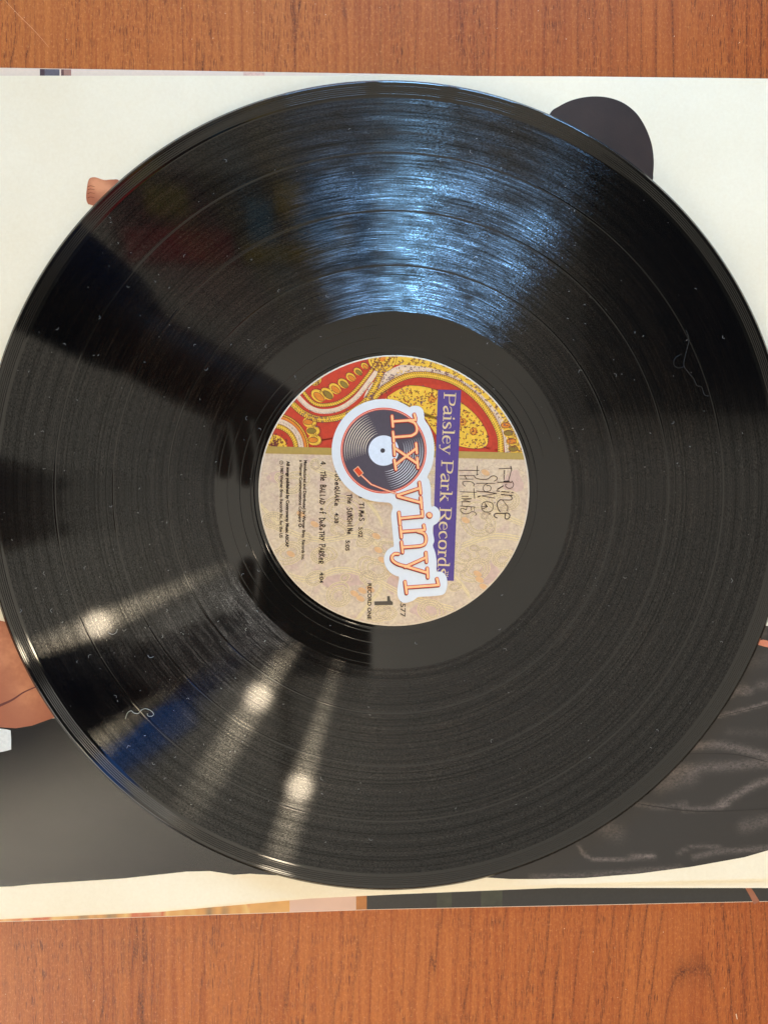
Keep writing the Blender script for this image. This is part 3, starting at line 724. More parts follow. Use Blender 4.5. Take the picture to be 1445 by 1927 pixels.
tag(fy.build("faded_yellow_line", flat("label_faded_yellow", (228, 204, 156), .4, .45, .06), lab), kind="stuff")
tag(fd.build("faded_brown_line", flat("label_faded_brown", (186, 158, 136), .4, .45, .1), lab), kind="stuff")
tag(fo.build("faded_orange_lobe", flat("label_faded_orange", (224, 176, 126), .4, .45, .06), lab), kind="stuff")
# gold stripe
gs = Ink(LR, LZ + 1.5e-4, 0, None)
g0 = []; g1 = []
for x in np.linspace(PCX - PR, PCX + PR, 140):
    for (lst, off) in ((g0, 0), (g1, 13.5 - (x - 500) * .002)):
        y = band_y(x) + off
        if math.hypot(x - PCX, y - PCY) < PR + 5: lst.append((x, y))
gs.fill(g0 + g1[::-1]); gs.build("gold_stripe", flat("label_gold_ink", (178, 148, 74), .35, .6, .05), lab)

# purple name bar and its lettering
pb = Ink(R, LZ + 1.7e-4, 0); pb.fill([(824, 733), (867.6, 734), (853.8, 1093.3), (812, 1091.5)])
pb_o = pb.build("purple_name_bar", flat("label_purple_ink", (86, 64, 132), .4, .45, .06), lab)
K, T_ = .165, .055
def curve(p, w): return (p, w, True)
SERIF = {
 'P': (.74, [([(.17, 0), (.17, 1)], K, 0), ([(.02, 0), (.36, 0)], T_, 0), ([(.02, 1), (.2, 1)], T_, 0), ([(.17, 1), (.42, .99), (.66, .9), (.69, .72), (.62, .53), (.4, .46), (.17, .46)], [T_, T_, K, K, T_, T_], 1)]),
 'R': (.80, [([(.17, 0), (.17, 1)], K, 0), ([(.02, 0), (.34, 0)], T_, 0), ([(.02, 1), (.2, 1)], T_, 0), ([(.17, 1), (.42, .99), (.62, .9), (.65, .74), (.58, .56), (.4, .5), (.17, .5)], [T_, T_, K, K, T_, T_], 1), ([(.40, .5), (.72, 0)], K, 0), ([(.62, 0), (.84, 0)], T_, 0)]),
 'a': (.56, [([(.07, .55), (.14, .65), (.3, .68), (.42, .6), (.43, .4), (.43, .06), (.54, .02)], [T_, T_, T_, K, K, K, T_], 1), ([(.43, .42), (.22, .34), (.07, .2), (.12, .04), (.26, .02), (.43, .14)], [T_, K * .8, K, T_], 1)]),
 'i': (.32, [([(.16, 0), (.16, .66)], K, 0), ([(.02, 0), (.31, 0)], T_, 0), ([(.02, .66), (.18, .66)], T_, 0), ([(.15, .9), (.165, .92)], .16, 0)]),
 's': (.46, [([(.38, .52), (.34, .64), (.2, .67), (.08, .56), (.14, .42), (.32, .28), (.38, .14), (.28, .01), (.12, .01), (.05, .16)], [T_, T_, K * .7, K, K, K, T_, T_], 1)]),
 'l': (.31, [([(.16, 0), (.16, 1.02)], K, 0), ([(.02, 0), (.31, 0)], T_, 0), ([(.02, 1.02), (.18, 1.02)], T_, 0)]),
 'e': (.52, [([(.09, .38), (.45, .38)], T_, 0), ([(.45, .38), (.42, .58), (.28, .68), (.12, .56), (.07, .34), (.12, .1), (.3, .0), (.46, .12)], [T_, T_, T_, K, K, K, T_, T_], 1)]),
 'y': (.58, [([(.1, .65), (.3, .04)], K, 0), ([(.5, .65), (.3, .04), (.2, -.22), (.06, -.24)], T_ * 1.2, 0), ([(0, .66), (.22, .66)], T_, 0), ([(.4, .66), (.58, .66)], T_, 0), ([(.05, -.22), (.07, -.22)], .1, 0)]),
 'r': (.42, [([(.15, 0), (.15, .66)], K, 0), ([(.01, 0), (.31, 0)], T_, 0), ([(.01, .66), (.17, .66)], T_, 0), ([(.15, .48), (.24, .63), (.36, .64)], [T_, .1], 1), ([(.36, .6), (.365, .6)], .12, 0)]),
 'k': (.62, [([(.16, 0), (.16, 1.02)], K, 0), ([(.02, 0), (.3, 0)], T_, 0), ([(.02, 1.02), (.18, 1.02)], T_, 0), ([(.18, .28), (.46, .64)], T_, 0), ([(.27, .4), (.54, 0)], K, 0), ([(.36, .66), (.56, .66)], T_, 0), ([(.42, 0), (.64, 0)], T_, 0)]),
 'c': (.5, [([(.41, .53), (.36, .65), (.24, .67), (.1, .54), (.07, .34), (.13, .1), (.28, .0), (.44, .12)], [T_, .1, T_, K, K, K, T_, T_], 1)]),
 'o': (.56, [([(.28, .67), (.12, .58), (.07, .34), (.12, .09), (.28, 0), (.44, .09), (.49, .34), (.44, .58), (.28, .67)], [T_, K, K, K, T_, K, K, K, T_], 1)]),
 'd': (.6, [([(.43, 1.02), (.43, 0)], K, 0), ([(.3, 1.02), (.45, 1.02)], T_, 0), ([(.43, 0), (.58, 0)], T_, 0), ([(.43, .55), (.3, .67), (.13, .58), (.07, .33), (.13, .08), (.28, .0), (.43, .12)], [T_, T_, K, K, K, T_, T_], 1)]),
 ' ': (.28, [])}
def serif_text(ik, s, x0, y0, y1, cap, ang):
    tot = sum(SERIF[c][0] for c in s); kx = (y1 - y0) / tot; a = rad(ang)
    d = (-math.sin(a), math.cos(a)); u = (math.cos(a), math.sin(a)); cur = 0
    for c in s:
        adv, st = SERIF[c]
        for pts, w, sm in st:
            q = [(x0 + (cur + p[0]) * kx * d[0] + p[1] * cap * u[0], y0 + (cur + p[0]) * kx * d[1] + p[1] * cap * u[1]) for p in pts]
            w2 = [v * cap for v in w] if isinstance(w, list) else w * cap
            ik.stroke(q, w2, smooth=bool(sm), cap=not (w == T_ or w == K), n=5)
        cur += adv
ps = Ink(R, LZ + 1.8e-4, 3e-7); serif_text(ps, "Paisley Park Records", 836.0, 737.5, 1084.5, 21.5, 2.15)
ink_text(ps, "TM", 838.5, 1074.5, 1085.5, 5.5, 2.1)
ps.build("name_lettering", flat("label_pale_gold_ink", (226, 198, 150), .4, .45, .04), pb_o)

# black lettering
ht = Ink(R, LZ + 1.7e-4, 3e-7)
def H(x, y): return (840 + x / 8.5, 850 + y / 8.5)
def hs(pts, w=1.25, sm=True): ht.stroke([H(*p) for p in pts], w, smooth=sm)
for p, w in (([(195, 295), (520, 300)], 1.2), ([(490, 230), (492, 330), (484, 372)], 1.3), ([(478, 376), (515, 355)], 1),
             ([(445, 385), (470, 420), (560, 442), (660, 436), (705, 400), (755, 385), (800, 402), (808, 440), (765, 470)], 1.4),
             ([(205, 378), (440, 380)], 1.1), ([(216, 436), (425, 438)], 1.1), ([(288, 380), (325, 440)], 1.4),
             ([(298, 552), (262, 515), (268, 482), (330, 474), (405, 485), (445, 520), (430, 546)], 1.2), ([(215, 640), (480, 650)], 1.1), ([(438, 590), (450, 746)], 1.4),
             ([(250, 712), (350, 715)], 1.1), ([(242, 745), (400, 752)], 1.0), ([(400, 752), (265, 772)], 1.1), ([(265, 772), (380, 800)], 1.0), ([(240, 800), (385, 802)], 1.1),
             ([(222, 868), (455, 886)], 1.4), ([(325, 876), (318, 930)], 1.2), ([(395, 880), (402, 940)], 1.1), ([(448, 884), (446, 945)], 1.0), ([(255, 868), (250, 800)], .9),
             ([(318, 930), (262, 908), (226, 920), (236, 962), (295, 994), (362, 984), (402, 960), (448, 966), (478, 998), (462, 1018)], 1.2),
             ([(480, 505), (775, 505)], 1.2), ([(655, 512), (604, 540), (584, 590), (618, 636), (690, 626), (712, 582), (694, 546), (640, 540)], 1.2),
             ([(480, 628), (800, 665)], 1.4), ([(800, 665), (560, 708)], 1.1), ([(560, 708), (775, 742)], 1.2), ([(540, 708), (505, 722)], 2.0),
             ([(750, 806), (762, 826)], .8), ([(768, 802), (782, 820)], .8), ([(676, 984), (690, 1006)], .8), ([(694, 982), (710, 1000)], .8),
             ([(655, 798), (590, 812), (560, 872), (578, 940), (650, 966), (722, 944), (748, 882), (726, 822), (655, 798)], 1.2),
             ([(655, 880), (566, 876)], 1.0), ([(655, 880), (610, 812)], 1.0), ([(566, 900), (600, 915)], 1.0), ([(655, 880), (620, 850)], 1.6), ([(600, 905), (655, 880)], .9),
             ([(840, 272), (1045, 264)], 1.3), ([(1028, 235), (1042, 298)], 1.8), ([(1036, 300), (992, 460)], 1.4), ([(928, 300), (924, 350)], 1.8), ([(922, 372), (920, 446)], 1.5),
             ([(815, 488), (1040, 487)], 1.5), ([(918, 474), (1000, 470)], 2.4), ([(1046, 470), (1072, 520), (1052, 572), (1000, 586), (952, 562), (940, 524)], 1.3),
             ([(908, 545), (815, 602)], 2.0), ([(800, 627), (850, 632)], 1.6), ([(880, 636), (1000, 648)], 1.6), ([(1040, 654), (1066, 656)], 1.6), ([(875, 685), (1052, 702)], 1.7),
             ([(1000, 690), (1046, 735), (1020, 772), (860, 768)], 1.5), ([(860, 768), (812, 820), (820, 900), (856, 960)], 1.7), ([(900, 778), (958, 850), (980, 890), (968, 945)], 1.2),
             ([(808, 1058), (765, 1034), (785, 990), (900, 988), (985, 985), (1014, 1025), (986, 1074), (938, 1066), (942, 996)], 1.8)):
    hs(p, w)
ht.disc(*H(960, 520), 1.0, n=8)
ht.build("handwritten_title", flat("label_black_ink", (44, 26, 28), .4, .45, .1), lab)
# handwritten-style track titles: plain strokes on a 0.6 x 1 cell
HW = {'A': [[(0, 0), (.28, 1), (.52, 0)], [(.1, .38), (.44, .36)]], 'B': [[(.06, 0), (.08, 1), (.42, .85), (.36, .55), (.08, .52), (.48, .34), (.4, .04), (.02, 0)]], 'C': [[(.5, .85), (.2, .98), (.04, .5), (.2, .03), (.52, .12)]],
      'D': [[(.1, 1.1), (.08, 0), (.5, .3), (.5, .75), (.0, 1.0)]], 'E': [[(.5, .98), (.1, .9), (.04, .5), (.44, .56), (.04, .5), (.1, .05), (.52, .08)]], 'F': [[(.08, 0), (.1, 1), (.5, .98)], [(.1, .52), (.42, .5)]],
      'G': [[(.5, .85), (.2, .98), (.04, .5), (.2, .03), (.5, .15), (.5, .45), (.3, .45)]], 'H': [[(.06, 0), (.06, 1)], [(.5, 0), (.48, 1)], [(.06, .5), (.5, .52)]], 'I': [[(.2, 0), (.2, 1)]],
      'K': [[(.08, 0), (.1, 1.1)], [(.5, .9), (.1, .45), (.54, .0)]], 'L': [[(.1, 1), (.06, .04), (.34, .06)]], 'M': [[(.0, 0), (.12, 1), (.26, .3), (.42, 1), (.54, 0)]], 'N': [[(.06, 0), (.08, 1), (.46, .05), (.48, 1)]],
      'O': [[(.26, .96), (.04, .5), (.26, .04), (.5, .5), (.26, .96)]], 'P': [[(.06, -.05), (.1, 1.0), (.48, .92), (.44, .55), (.08, .5)], [(-.06, 1.0), (.3, 1.06)]], 'Q': [[(.26, .96), (.04, .5), (.26, .04), (.5, .5), (.26, .96)], [(.3, .3), (.56, -.12)]],
      'R': [[(.06, 0), (.1, 1), (.46, .88), (.4, .55), (.1, .5), (.5, 0)]], 'S': [[(.46, .9), (.2, 1), (.06, .72), (.44, .36), (.3, .02), (.02, .1)]], 'T': [[(-.04, .96), (.58, 1.0)], [(.26, .98), (.24, 0)]],
      'U': [[(.06, 1), (.08, .2), (.26, .02), (.46, .2), (.5, 1)]], 'Y': [[(.04, 1), (.26, .5)], [(.52, 1), (.12, -.1)]], ' ': [], '4': [[(.4, 0), (.42, 1), (.02, .34), (.56, .34)]], '.': [[(.1, .02), (.14, .02)]],
      'f': [[(.5, 1.1), (.3, 1.05), (.26, -.1)], [(.1, .5), (.46, .52)]], 'o': [[(.22, .56), (.04, .3), (.22, .04), (.42, .3), (.22, .56)]], 'e': [[(.06, .35), (.44, .4), (.3, .66), (.06, .4), (.14, .04), (.46, .08)]]}
def hand_text(ik, s, x0, y0, y1, cap, ang=1.2, w=1.6):
    n = len(s); step = (y1 - y0) / n; a = rad(ang); d = (-math.sin(a), math.cos(a)); u = (math.cos(a), math.sin(a))
    for i, c in enumerate(s):
        k = RNG.uniform(.86, 1.12); jb = RNG.uniform(-.08, .08) * cap
        for st in HW.get(c, []):
            ik.stroke([(x0 + (i * step + p[0] * step * 1.45) * d[0] + (p[1] * cap * k + jb) * u[0], y0 + (i * step + p[0] * step * 1.45) * d[1] + (p[1] * cap * k + jb) * u[1]) for p in st], w, smooth=len(st) > 3, n=4)
blk = flat("label_print_black", (40, 28, 26), .4, .45, .1)
def title_line(name, fn):
    i = Ink(R, LZ + 1.7e-4, 3e-7); fn(i); return i.build(name, blk, lab)
title_line("track_title", lambda i: (hand_text(i, "4. THe BALLAD of DoRoTHY PARKeR", 603.5, 868.6, 1062, 9.6, 1.0), ink_text(i, "4:04", 601.6, 1077, 1097, 8.0, 2, .02)))
title_line("track_title", lambda i: (hand_text(i, "HoUSeQUAKe", 631, 876, 954, 9.0, .6), ink_text(i, "4:38", 629.8, 965, 984.5, 8.0, 2, .02)))
title_line("track_title", lambda i: (hand_text(i, "THe SUNSHINe", 653.6, 930, 1007, 9.2, 0.0), ink_text(i, "5:05", 650.6, 1016.4, 1036.4, 8.0, 2, .02)))
title_line("track_title", lambda i: (hand_text(i, "THe TIMeS", 676.2, 918, 982, 8.6, 0.0), ink_text(i, "5:02", 675.0, 991.6, 1011, 8.0, 2, .02)))
title_line("maker_lettering", lambda i: (ink_text(i, "Manufactured and Distributed by Warner Bros. Records Inc.", 572.2, 865.6, 1054, 5.8, 1.4, .03),
           ink_text(i, "a Warner Communications Company", 563.9, 865.6, 983, 5.8, .9, .03), i.stroke([(565 + 2.7 * math.cos(t), 988.6 + 2.7 * math.sin(t)) for t in np.linspace(0, 6.283, 14)], 1.7, cap=False), i.disc(563.6, 993.6, .8, n=8)))
title_line("rights_lettering", lambda i: (ink_text(i, "All songs published by Controversy Music ASCAP", 539.6, 868, 1029.5, 5.8, .8, .05),
           ink_text(i, "1987 Warner Bros. Records Inc. for the US", 527.6, 876.5, 1012, 5.8, .6, .03), i.stroke([(529.4 + 3.3 * math.cos(t), 870.3 + 3.3 * math.sin(t)) for t in np.linspace(0, 6.283, 18)], .8, cap=False), ink_text(i, "P", 527.6, 868.8, 872.2, 3.8, 1)))
title_line("side_lettering", lambda i: (ink_text(i, "RECORD ONE", 692.2, 1097.4, 1166, 7.2, 0.8, .03)))
title_line("catalogue_number", lambda i: (ink_text(i, "25577", 753.5, 1117.5, 1161, 10.2, .8, .004)))
i1 = Ink(R, LZ + 1.7e-4, 3e-7); i1.fill([(704.4, 1132), (704.6, 1139.2), (739.2, 1138.6), (739.2, 1133.2), (734.5, 1130), (733.4, 1121.8), (728.4, 1122), (728.6, 1131.4)])
i1.build("side_number", flat("label_print_brown", (84, 74, 62), .4, .45, .1), lab)

# ------------------------------------------------------------------ sticker
def S8(x, y): return (640 + x / 4.586, 730 + y / 4.586)
ST_Z = LZ + 0.00034
circ = [(375 + 448 * math.cos(t), 540 + 446 * math.sin(t)) for t in np.linspace(rad(97), rad(285), 36)]
rest = [(560, 142), (598, 166), (612, 158), (650, 152), (690, 162), (716, 190), (724, 232), (730, 275), (768, 332), (798, 410), (812, 510), (806, 610), (784, 700), (752, 768), (766, 790), (780, 850), (783, 930), (786, 1020), (812, 1020), (842, 1040), (862, 1080), (860, 1130), (836, 1168), (804, 1190),
        (800, 1240), (812, 1320), (800, 1360), (820, 1420), (832, 1500), (832, 1582), (862, 1586), (900, 1604), (922, 1650), (922, 1720), (900, 1776), (850, 1793), (760, 1800), (672, 1806), (640, 1830), (600, 1848), (556, 1856), (520, 1840), (497, 1800), (494, 1740), (503, 1680), (508, 1632),
        (480, 1622), (430, 1592), (390, 1535), (378, 1470), (400, 1410), (440, 1378), (462, 1366), (456, 1290), (446, 1180), (440, 1090), (454, 1030), (430, 994), (385, 988)]
outl = [S8(*p) for p in circ + [tuple(p[:2]) for p in catmull(rest, 3)]]
sk = empty("shop_sticker", (0, 0, REC_Z), REC_TILT); tag(sk, "white die cut sticker with printed turntable record and nx vinyl lettering on the paisley label", "sticker")
bm = bmesh.new(); tv = [bm.verts.new(R(x, y, ST_Z)) for x, y in outl]; fc = bm.faces.new(tv)
if fc.normal.z < 0: fc.normal_flip()
ex = bmesh.ops.extrude_face_region(bm, geom=[fc]); 
for vv in [g for g in ex['geom'] if isinstance(g, bmesh.types.BMVert)]: vv.co.z -= 0.00018
bmesh.ops.recalc_face_normals(bm, faces=bm.faces); me = bpy.data.meshes.new("sticker_backing"); bm.to_mesh(me); bm.free()
me.materials.append(flat("sticker_white_vinyl", (224, 227, 230), .35, .5, .015)); link(bpy.data.objects.new("sticker_backing", me), sk)
me_top_z = ST_Z
for p in me.polygons: pass
def sink(z): return Ink(lambda x, y, zz: R(*S8(x, y), zz), ST_Z + z, 3e-7)
zmax = max(v.co.z for v in me.vertices)
def prt(name, z, rgb, fn, rough=.35, parent=None):
    i = sink(z); fn(i); return i.build(name, flat("sticker_ink_" + name, rgb, rough, .5, .04), parent or sk)
CX8, CY8 = 375, 540
prt("red_ring", 1.5e-5, (226, 84, 62), lambda i: i.disc(CX8, CY8, 371, n=90))
prt("cream_ring", 2.2e-5, (244, 214, 190), lambda i: i.disc(CX8, CY8, 361, n=90))
prt("red_inner_ring", 2.9e-5, (214, 78, 60), lambda i: i.disc(CX8, CY8, 358, n=90))
prt("printed_disc", 3.6e-5, (76, 68, 80), lambda i: i.disc(CX8, CY8, 352, n=90))
def arcs8(i):
    for k, rr_ in enumerate(np.linspace(158, 336, 10)):
        a0, a1 = rad(168 + 0), rad(252 - k * .6)
        a0 = rad(167 - k * .3)
        i.stroke([(CX8 + rr_ * math.cos(t), CY8 + rr_ * math.sin(t)) for t in np.linspace(a0, a1, 26)], [.5, 5.5, 6.5, 5.5, .5], cap=False)
prt("cream_groove_line", 4.4e-5, (238, 222, 200), arcs8)
def arcs9(i):
    for k, rr_ in enumerate(np.linspace(182, 336, 9)):
        i.stroke([(CX8 + rr_ * math.cos(t), CY8 + rr_ * math.sin(t)) for t in np.linspace(rad(-24 + k * 0.5), rad(88 - k * 1.2), 28)], [.5, 4, 5.5, 6.5, 5.5, .5], cap=False)
prt("white_groove_line", 4.4e-5, (226, 226, 234), arcs9)
prt("printed_centre", 5.2e-5, (222, 230, 242), lambda i: i.disc(CX8, CY8, 131, n=60))
prt("printed_hole", 6e-5, (62, 56, 64), lambda i: i.disc(CX8 - 8, CY8, 20, n=24))
arm = [(182, 752), (268, 832), (368, 872), (500, 918)]
head = [(110, 700), (140, 678), (205, 745), (172, 768)]
prt("tonearm_outline", 6.2e-5, (206, 70, 52), lambda i: (i.stroke(arm, 17, cap=False), ))
prt("tonearm", 7e-5, (246, 190, 150), lambda i: (i.stroke(arm, 9, cap=False), i.stroke([(133, 690), (182, 752)], 56, cap=False)))
prt("cartridge", 7.8e-5, (226, 74, 34), lambda i: i.stroke([(136, 695), (180, 748)], 42, cap=False))
L8 = [  # letter strokes, plan coordinates of the sticker
 # n
 [(640, 226), (652, 262)], [(652, 262), (650, 275), (460, 288)], [(448, 240), (456, 332)], [(590, 280), (640, 300), (662, 340), (655, 385), (615, 412)], [(615, 412), (466, 424)], [(456, 378), (464, 462)],
 # x
 [(464, 486), (470, 578)], [(468, 620), (482, 704)], [(655, 478), (662, 560)], [(664, 604), (672, 690)], [(480, 660), (660, 518)], [(474, 520), (666, 652)],
 # v
 [(684, 814), (696, 910)], [(696, 944), (704, 1036)], [(692, 862), (496, 926)], [(496, 926), (500, 936), (702, 990)],
 # i
 [(508, 1074), (518, 1176)], [(708, 1060), (712, 1110)], [(514, 1126), (712, 1106)], [(768, 1094), (774, 1100)],
 # n
 [(722, 1184), (730, 1222)], [(728, 1226), (528, 1240)], [(520, 1196), (530, 1290)], [(668, 1236), (724, 1256), (742, 1300), (730, 1346), (690, 1364)], [(690, 1364), (540, 1376)], [(530, 1328), (540, 1420)],
 # y
 [(740, 1420), (746, 1502)], [(752, 1556), (758, 1636)], [(744, 1462), (560, 1545)], [(756, 1596), (580, 1544), (500, 1520), (455, 1490), (448, 1456), (470, 1432), (504, 1432)],
 # l
 [(560, 1672), (574, 1772)], [(568, 1722), (846, 1702)], [(836, 1646), (850, 1702)]]
def letters(w, dx=0, dy=0, dot=0):
    def fn(i):
        for s_ in L8:
            q = [(x + dx, y + dy) for x, y in s_]
            i.stroke(q, w + (20 if s_[0] == (768, 1094) else 0), smooth=len(q) > 3, n=6)
            for p in q[1:-1]: i.disc(p[0], p[1], w / 2, n=14)
    return fn
prt("letter_shadow", 8.6e-5, (96, 30, 34), letters(33, -4, 5))
prt("letter_outline", 9.6e-5, (214, 62, 50), letters(31))
prt("letter_fill", 10.8e-5, (250, 196, 138), letters(19))

# ------------------------------------------------------------------ lint and dust on the record
dust_m = flat("dust_grey", (132, 134, 136), .8, .3, .1)
dust = Ink(lambda x, y, z: R(x, y, z), 0.00006, 2e-7)
def on_disc(r0, r1):
    while True:
        a = RNG.uniform(0, 6.283); q = math.sqrt(RNG.uniform(0, 1)) * r1
        if q > r0: return (PCX - 18 * (q / 762) ** 2 + q * math.cos(a), PCY - 11 * (q / 762) ** 2 + q * math.sin(a))
n_d = 0
while n_d < 380:
    x, y = on_disc(262, 735)
    clus = math.exp(-((x - 200) ** 2 + (y - 1230) ** 2) / (2 * 160 ** 2)) + .25 + .35 * math.exp(-((x - 280) ** 2 + (y - 650) ** 2) / (2 * 200 ** 2)) + .3 * math.exp(-((x - 1200) ** 2 + (y - 760) ** 2) / (2 * 110 ** 2))
    if RNG.uniform() > clus: continue
    n_d += 1; k = RNG.uniform(); a = RNG.uniform(0, 6.28)
    if k < .62: dust.disc(x, y, RNG.uniform(.25, .75), n=6)
    elif k < .8: dust.stroke([(x, y), (x + 3.2 * math.cos(a), y + 3.2 * math.sin(a))], .75, cap=False)
    else:
        l = RNG.uniform(2, 5); dust.stroke([(x, y), (x + l * math.cos(a), y + l * math.sin(a)), (x + l * math.cos(a) + l * math.cos(a + 1.3), y + l * math.sin(a) + l * math.sin(a + 1.3))], .5, smooth=True, cap=False, n=4)
d_o = dust.build("dust", dust_m); d_o.matrix_world = REC_MW; tag(d_o, "grey dust specks scattered over the black record", "dust", kind='stuff')
def hair(pts, w, label, rgb=(150, 152, 156)):
    P = [R(x, y, 0.00022) for x, y in [p[:2] for p in catmull(pts, 8)]]; v = []; f = []
    for i, p in enumerate(P):
        t = (P[min(i + 1, len(P) - 1)] - P[max(i - 1, 0)]).normalized(); n_ = Vector((-t.y, t.x, 0))
        for k in range(6):
            a = k * math.pi / 3; v.append(p + (n_ * math.cos(a) + Vector((0, 0, 1)) * math.sin(a)) * w / 2)
    for i in range(len(P) - 1):
        for k in range(6): f.append((i * 6 + k, (i + 1) * 6 + k, (i + 1) * 6 + (k + 1) % 6, i * 6 + (k + 1) % 6))
    o = mesh_obj("lint_fibre", v, f, flat("lint", rgb, .7, .3), None, True); o.matrix_world = REC_MW
    tag(o, label, "lint", "loose fibres on the record")
hair([(236, 1353), (240, 1342), (247, 1338), (252, 1342), (260, 1343), (266, 1337), (274, 1334), (284, 1338), (289, 1344), (286, 1348), (279, 1348), (277, 1343)], 0.00017, "pale wavy fibre over the blue reflection at the lower left of the record", (178, 178, 172))
hair([(1291, 621), (1296, 640), (1289, 670), (1287, 688), (1298, 704), (1305, 712), (1311, 725), (1320, 728), (1325, 742), (1334, 745)], 0.00007, "long thin grey fibre in the dark rectangular reflection at the right of the record", (92, 94, 96))
hair([(1283, 665), (1270, 674), (1268, 686), (1276, 692), (1286, 690)], 0.00006, "short looped grey fibre beside the long one at the right of the record", (86, 88, 90))
hair([(204, 1191), (212, 1194), (219, 1190), (221, 1184)], 0.00012, "small curled fibre just under the left lamp glint on the record")
hair([(278, 1233), (282, 1238), (289, 1236)], 0.00012, "tiny bent fibre above the blue reflection on the record")

# ------------------------------------------------------------------ things mirrored in the vinyl (out of frame)
def emit(name, rgb, strength):
    m = NT(name); m.t.nodes.remove(m.b); e = m.n('ShaderNodeEmission'); e.inputs[0].default_value = tuple(rgb) + (1,); e.inputs[1].default_value = strength
    m.l(e.outputs[0], m.out.inputs['Surface']); return m.m
def mirror(px, py, h, tilted=True):
    """where a thing h above the table must stand for its mirror image in the record to fall at (px, py) of the photograph"""
    p = (REC_MW @ R(px, py)) if tilted else W(px, py, 0.0017)
    n = _rn if tilted else Vector((0, 0, 1))
    d = (p - CAM).normalized(); d = d - n * 2 * d.dot(n)
    return p + d * ((h - p.z) / d.z)
black_metal = flat("black_lamp_metal", (20, 20, 22), .5, .4)
bulb = emit("lamp_glow", (1.0, 0.80, 0.46), 11.0)
rail = empty("track_light", (0, 0, 0)); tag(rail, "black ceiling track with round warm spotlights, seen as glints in the record", "light")
heads = [mirror(193, 1170, 1.6), mirror(490, 1305, 1.6), mirror(566, 1472, 1.6)]
def uvs(name, loc, r_, mat, parent, seg=20):
    bm = bmesh.new(); bmesh.ops.create_uvsphere(bm, u_segments=seg, v_segments=seg // 2, radius=r_, matrix=Matrix.Translation(loc)); me = bpy.data.meshes.new(name); bm.to_mesh(me); bm.free(); me.shade_smooth(); me.materials.append(mat)
    return link(bpy.data.objects.new(name, me), parent)
def tube(name, a, b, r_, mat, parent, seg=12):
    a, b = Vector(a), Vector(b); m_ = (b - a).to_track_quat('Z', 'Y').to_matrix().to_4x4(); m_.translation = (a + b) / 2
    bm = bmesh.new(); bmesh.ops.create_cone(bm, cap_ends=True, segments=seg, radius1=r_, radius2=r_, depth=(b - a).length, matrix=m_); me = bpy.data.meshes.new(name); bm.to_mesh(me); bm.free(); me.shade_smooth(); me.materials.append(mat)
    return link(bpy.data.objects.new(name, me), parent)
for h in heads:
    uvs("bulb", h, 0.019, bulb, rail)
    tube("stem", h + Vector((0, 0, 0.10)), (h.x, h.y, CZ), 0.008, black_metal, rail)
    tube("lamp_can", h + Vector((0, 0, 0.025)), h + Vector((0, 0, 0.11)), 0.03, black_metal, rail)
box("rail", ((heads[1].x + heads[2].x) / 2, (heads[1].y + heads[2].y) / 2, CZ - 0.016), (0.03, 0.5, 0.03), black_metal, rail).rotation_euler = (0, 0, 0)
lp = empty("ceiling_light", mirror(40, 1500, CZ - .03, False)); tag(lp, "square warm ceiling light glaring in the printed black jacket at lower left", "ceiling light")
box("light_frame", (0, 0, .012), (.22, .22, .03), black_metal, lp); box("diffuser", (0, 0, -.006), (.17, .17, .006), emit("diffuser_glow", (1.0, .84, .58), 62.0), lp)
# spotlights' own light
for h in heads[:3]:
    l = bpy.data.lights.new("track_lamp", 'POINT'); l.energy = 2.2; l.color = (1, .83, .6); l.shadow_soft_size = .03
    o = bpy.data.objects.new("track_lamp", l); COL.objects.link(o); o.location = h + Vector((0, 0, -0.035)); 

# wall with shop window beyond the head of the sleeve
wall_m = flat("wall_paint", (92, 88, 92), .8, .2, .03, 8)
WY = 0.80
win = empty("shop_window", (0, 0, 0)); tag(win, "blue lit shop window mirrored in the grooves at the top of the record", "window")
frame_m = flat("window_frame_black", (24, 24, 28), .5, .4)
pane_hi = emit("window_daylight", (0.27, 0.60, 1.0), 88.0); pane_mid = emit("window_daylight_shaded", (0.27, 0.57, 1.0), 62.0); pane_lo = emit("window_daylight_dim", (0.28, 0.56, 1.0), 24.0)
for (x0, x1, z0, z1, pm) in ((0.005, 0.125, 0.10, 0.26, pane_hi), (0.155, 0.28, 0.12, 0.27, pane_mid), (-0.19, -0.025, 0.13, 0.30, pane_lo), (0.34, 0.47, 0.12, 0.24, pane_mid)):
    box("pane", ((x0 + x1) / 2, WY, (z0 + z1) / 2), (x1 - x0, 0.01, z1 - z0), pm, win)
    for xx in (x0 - .012, x1 + .012): box("frame", (xx, WY - .01, (z0 + z1) / 2), (.024, .04, z1 - z0 + .04), frame_m, win)
    for zz in (z0 - .012, z1 + .012): box("frame", ((x0 + x1) / 2, WY - .01, zz), (x1 - x0, .036, .024), frame_m, win)
# stand-in panel added under the ceiling for the dark reflection at right
pc = mirror(1104, 778, 1.6)
box_o = box("ceiling_panel", (pc.x + .75, pc.y + .60, 1.62), (1.5, 1.2, .03), flat("panel_navy_felt", (26, 28, 38), .9, .2, .1, 30), None, .004)
tag(box_o, "dark navy panel added under the ceiling for the dark reflection right on the record", "panel")
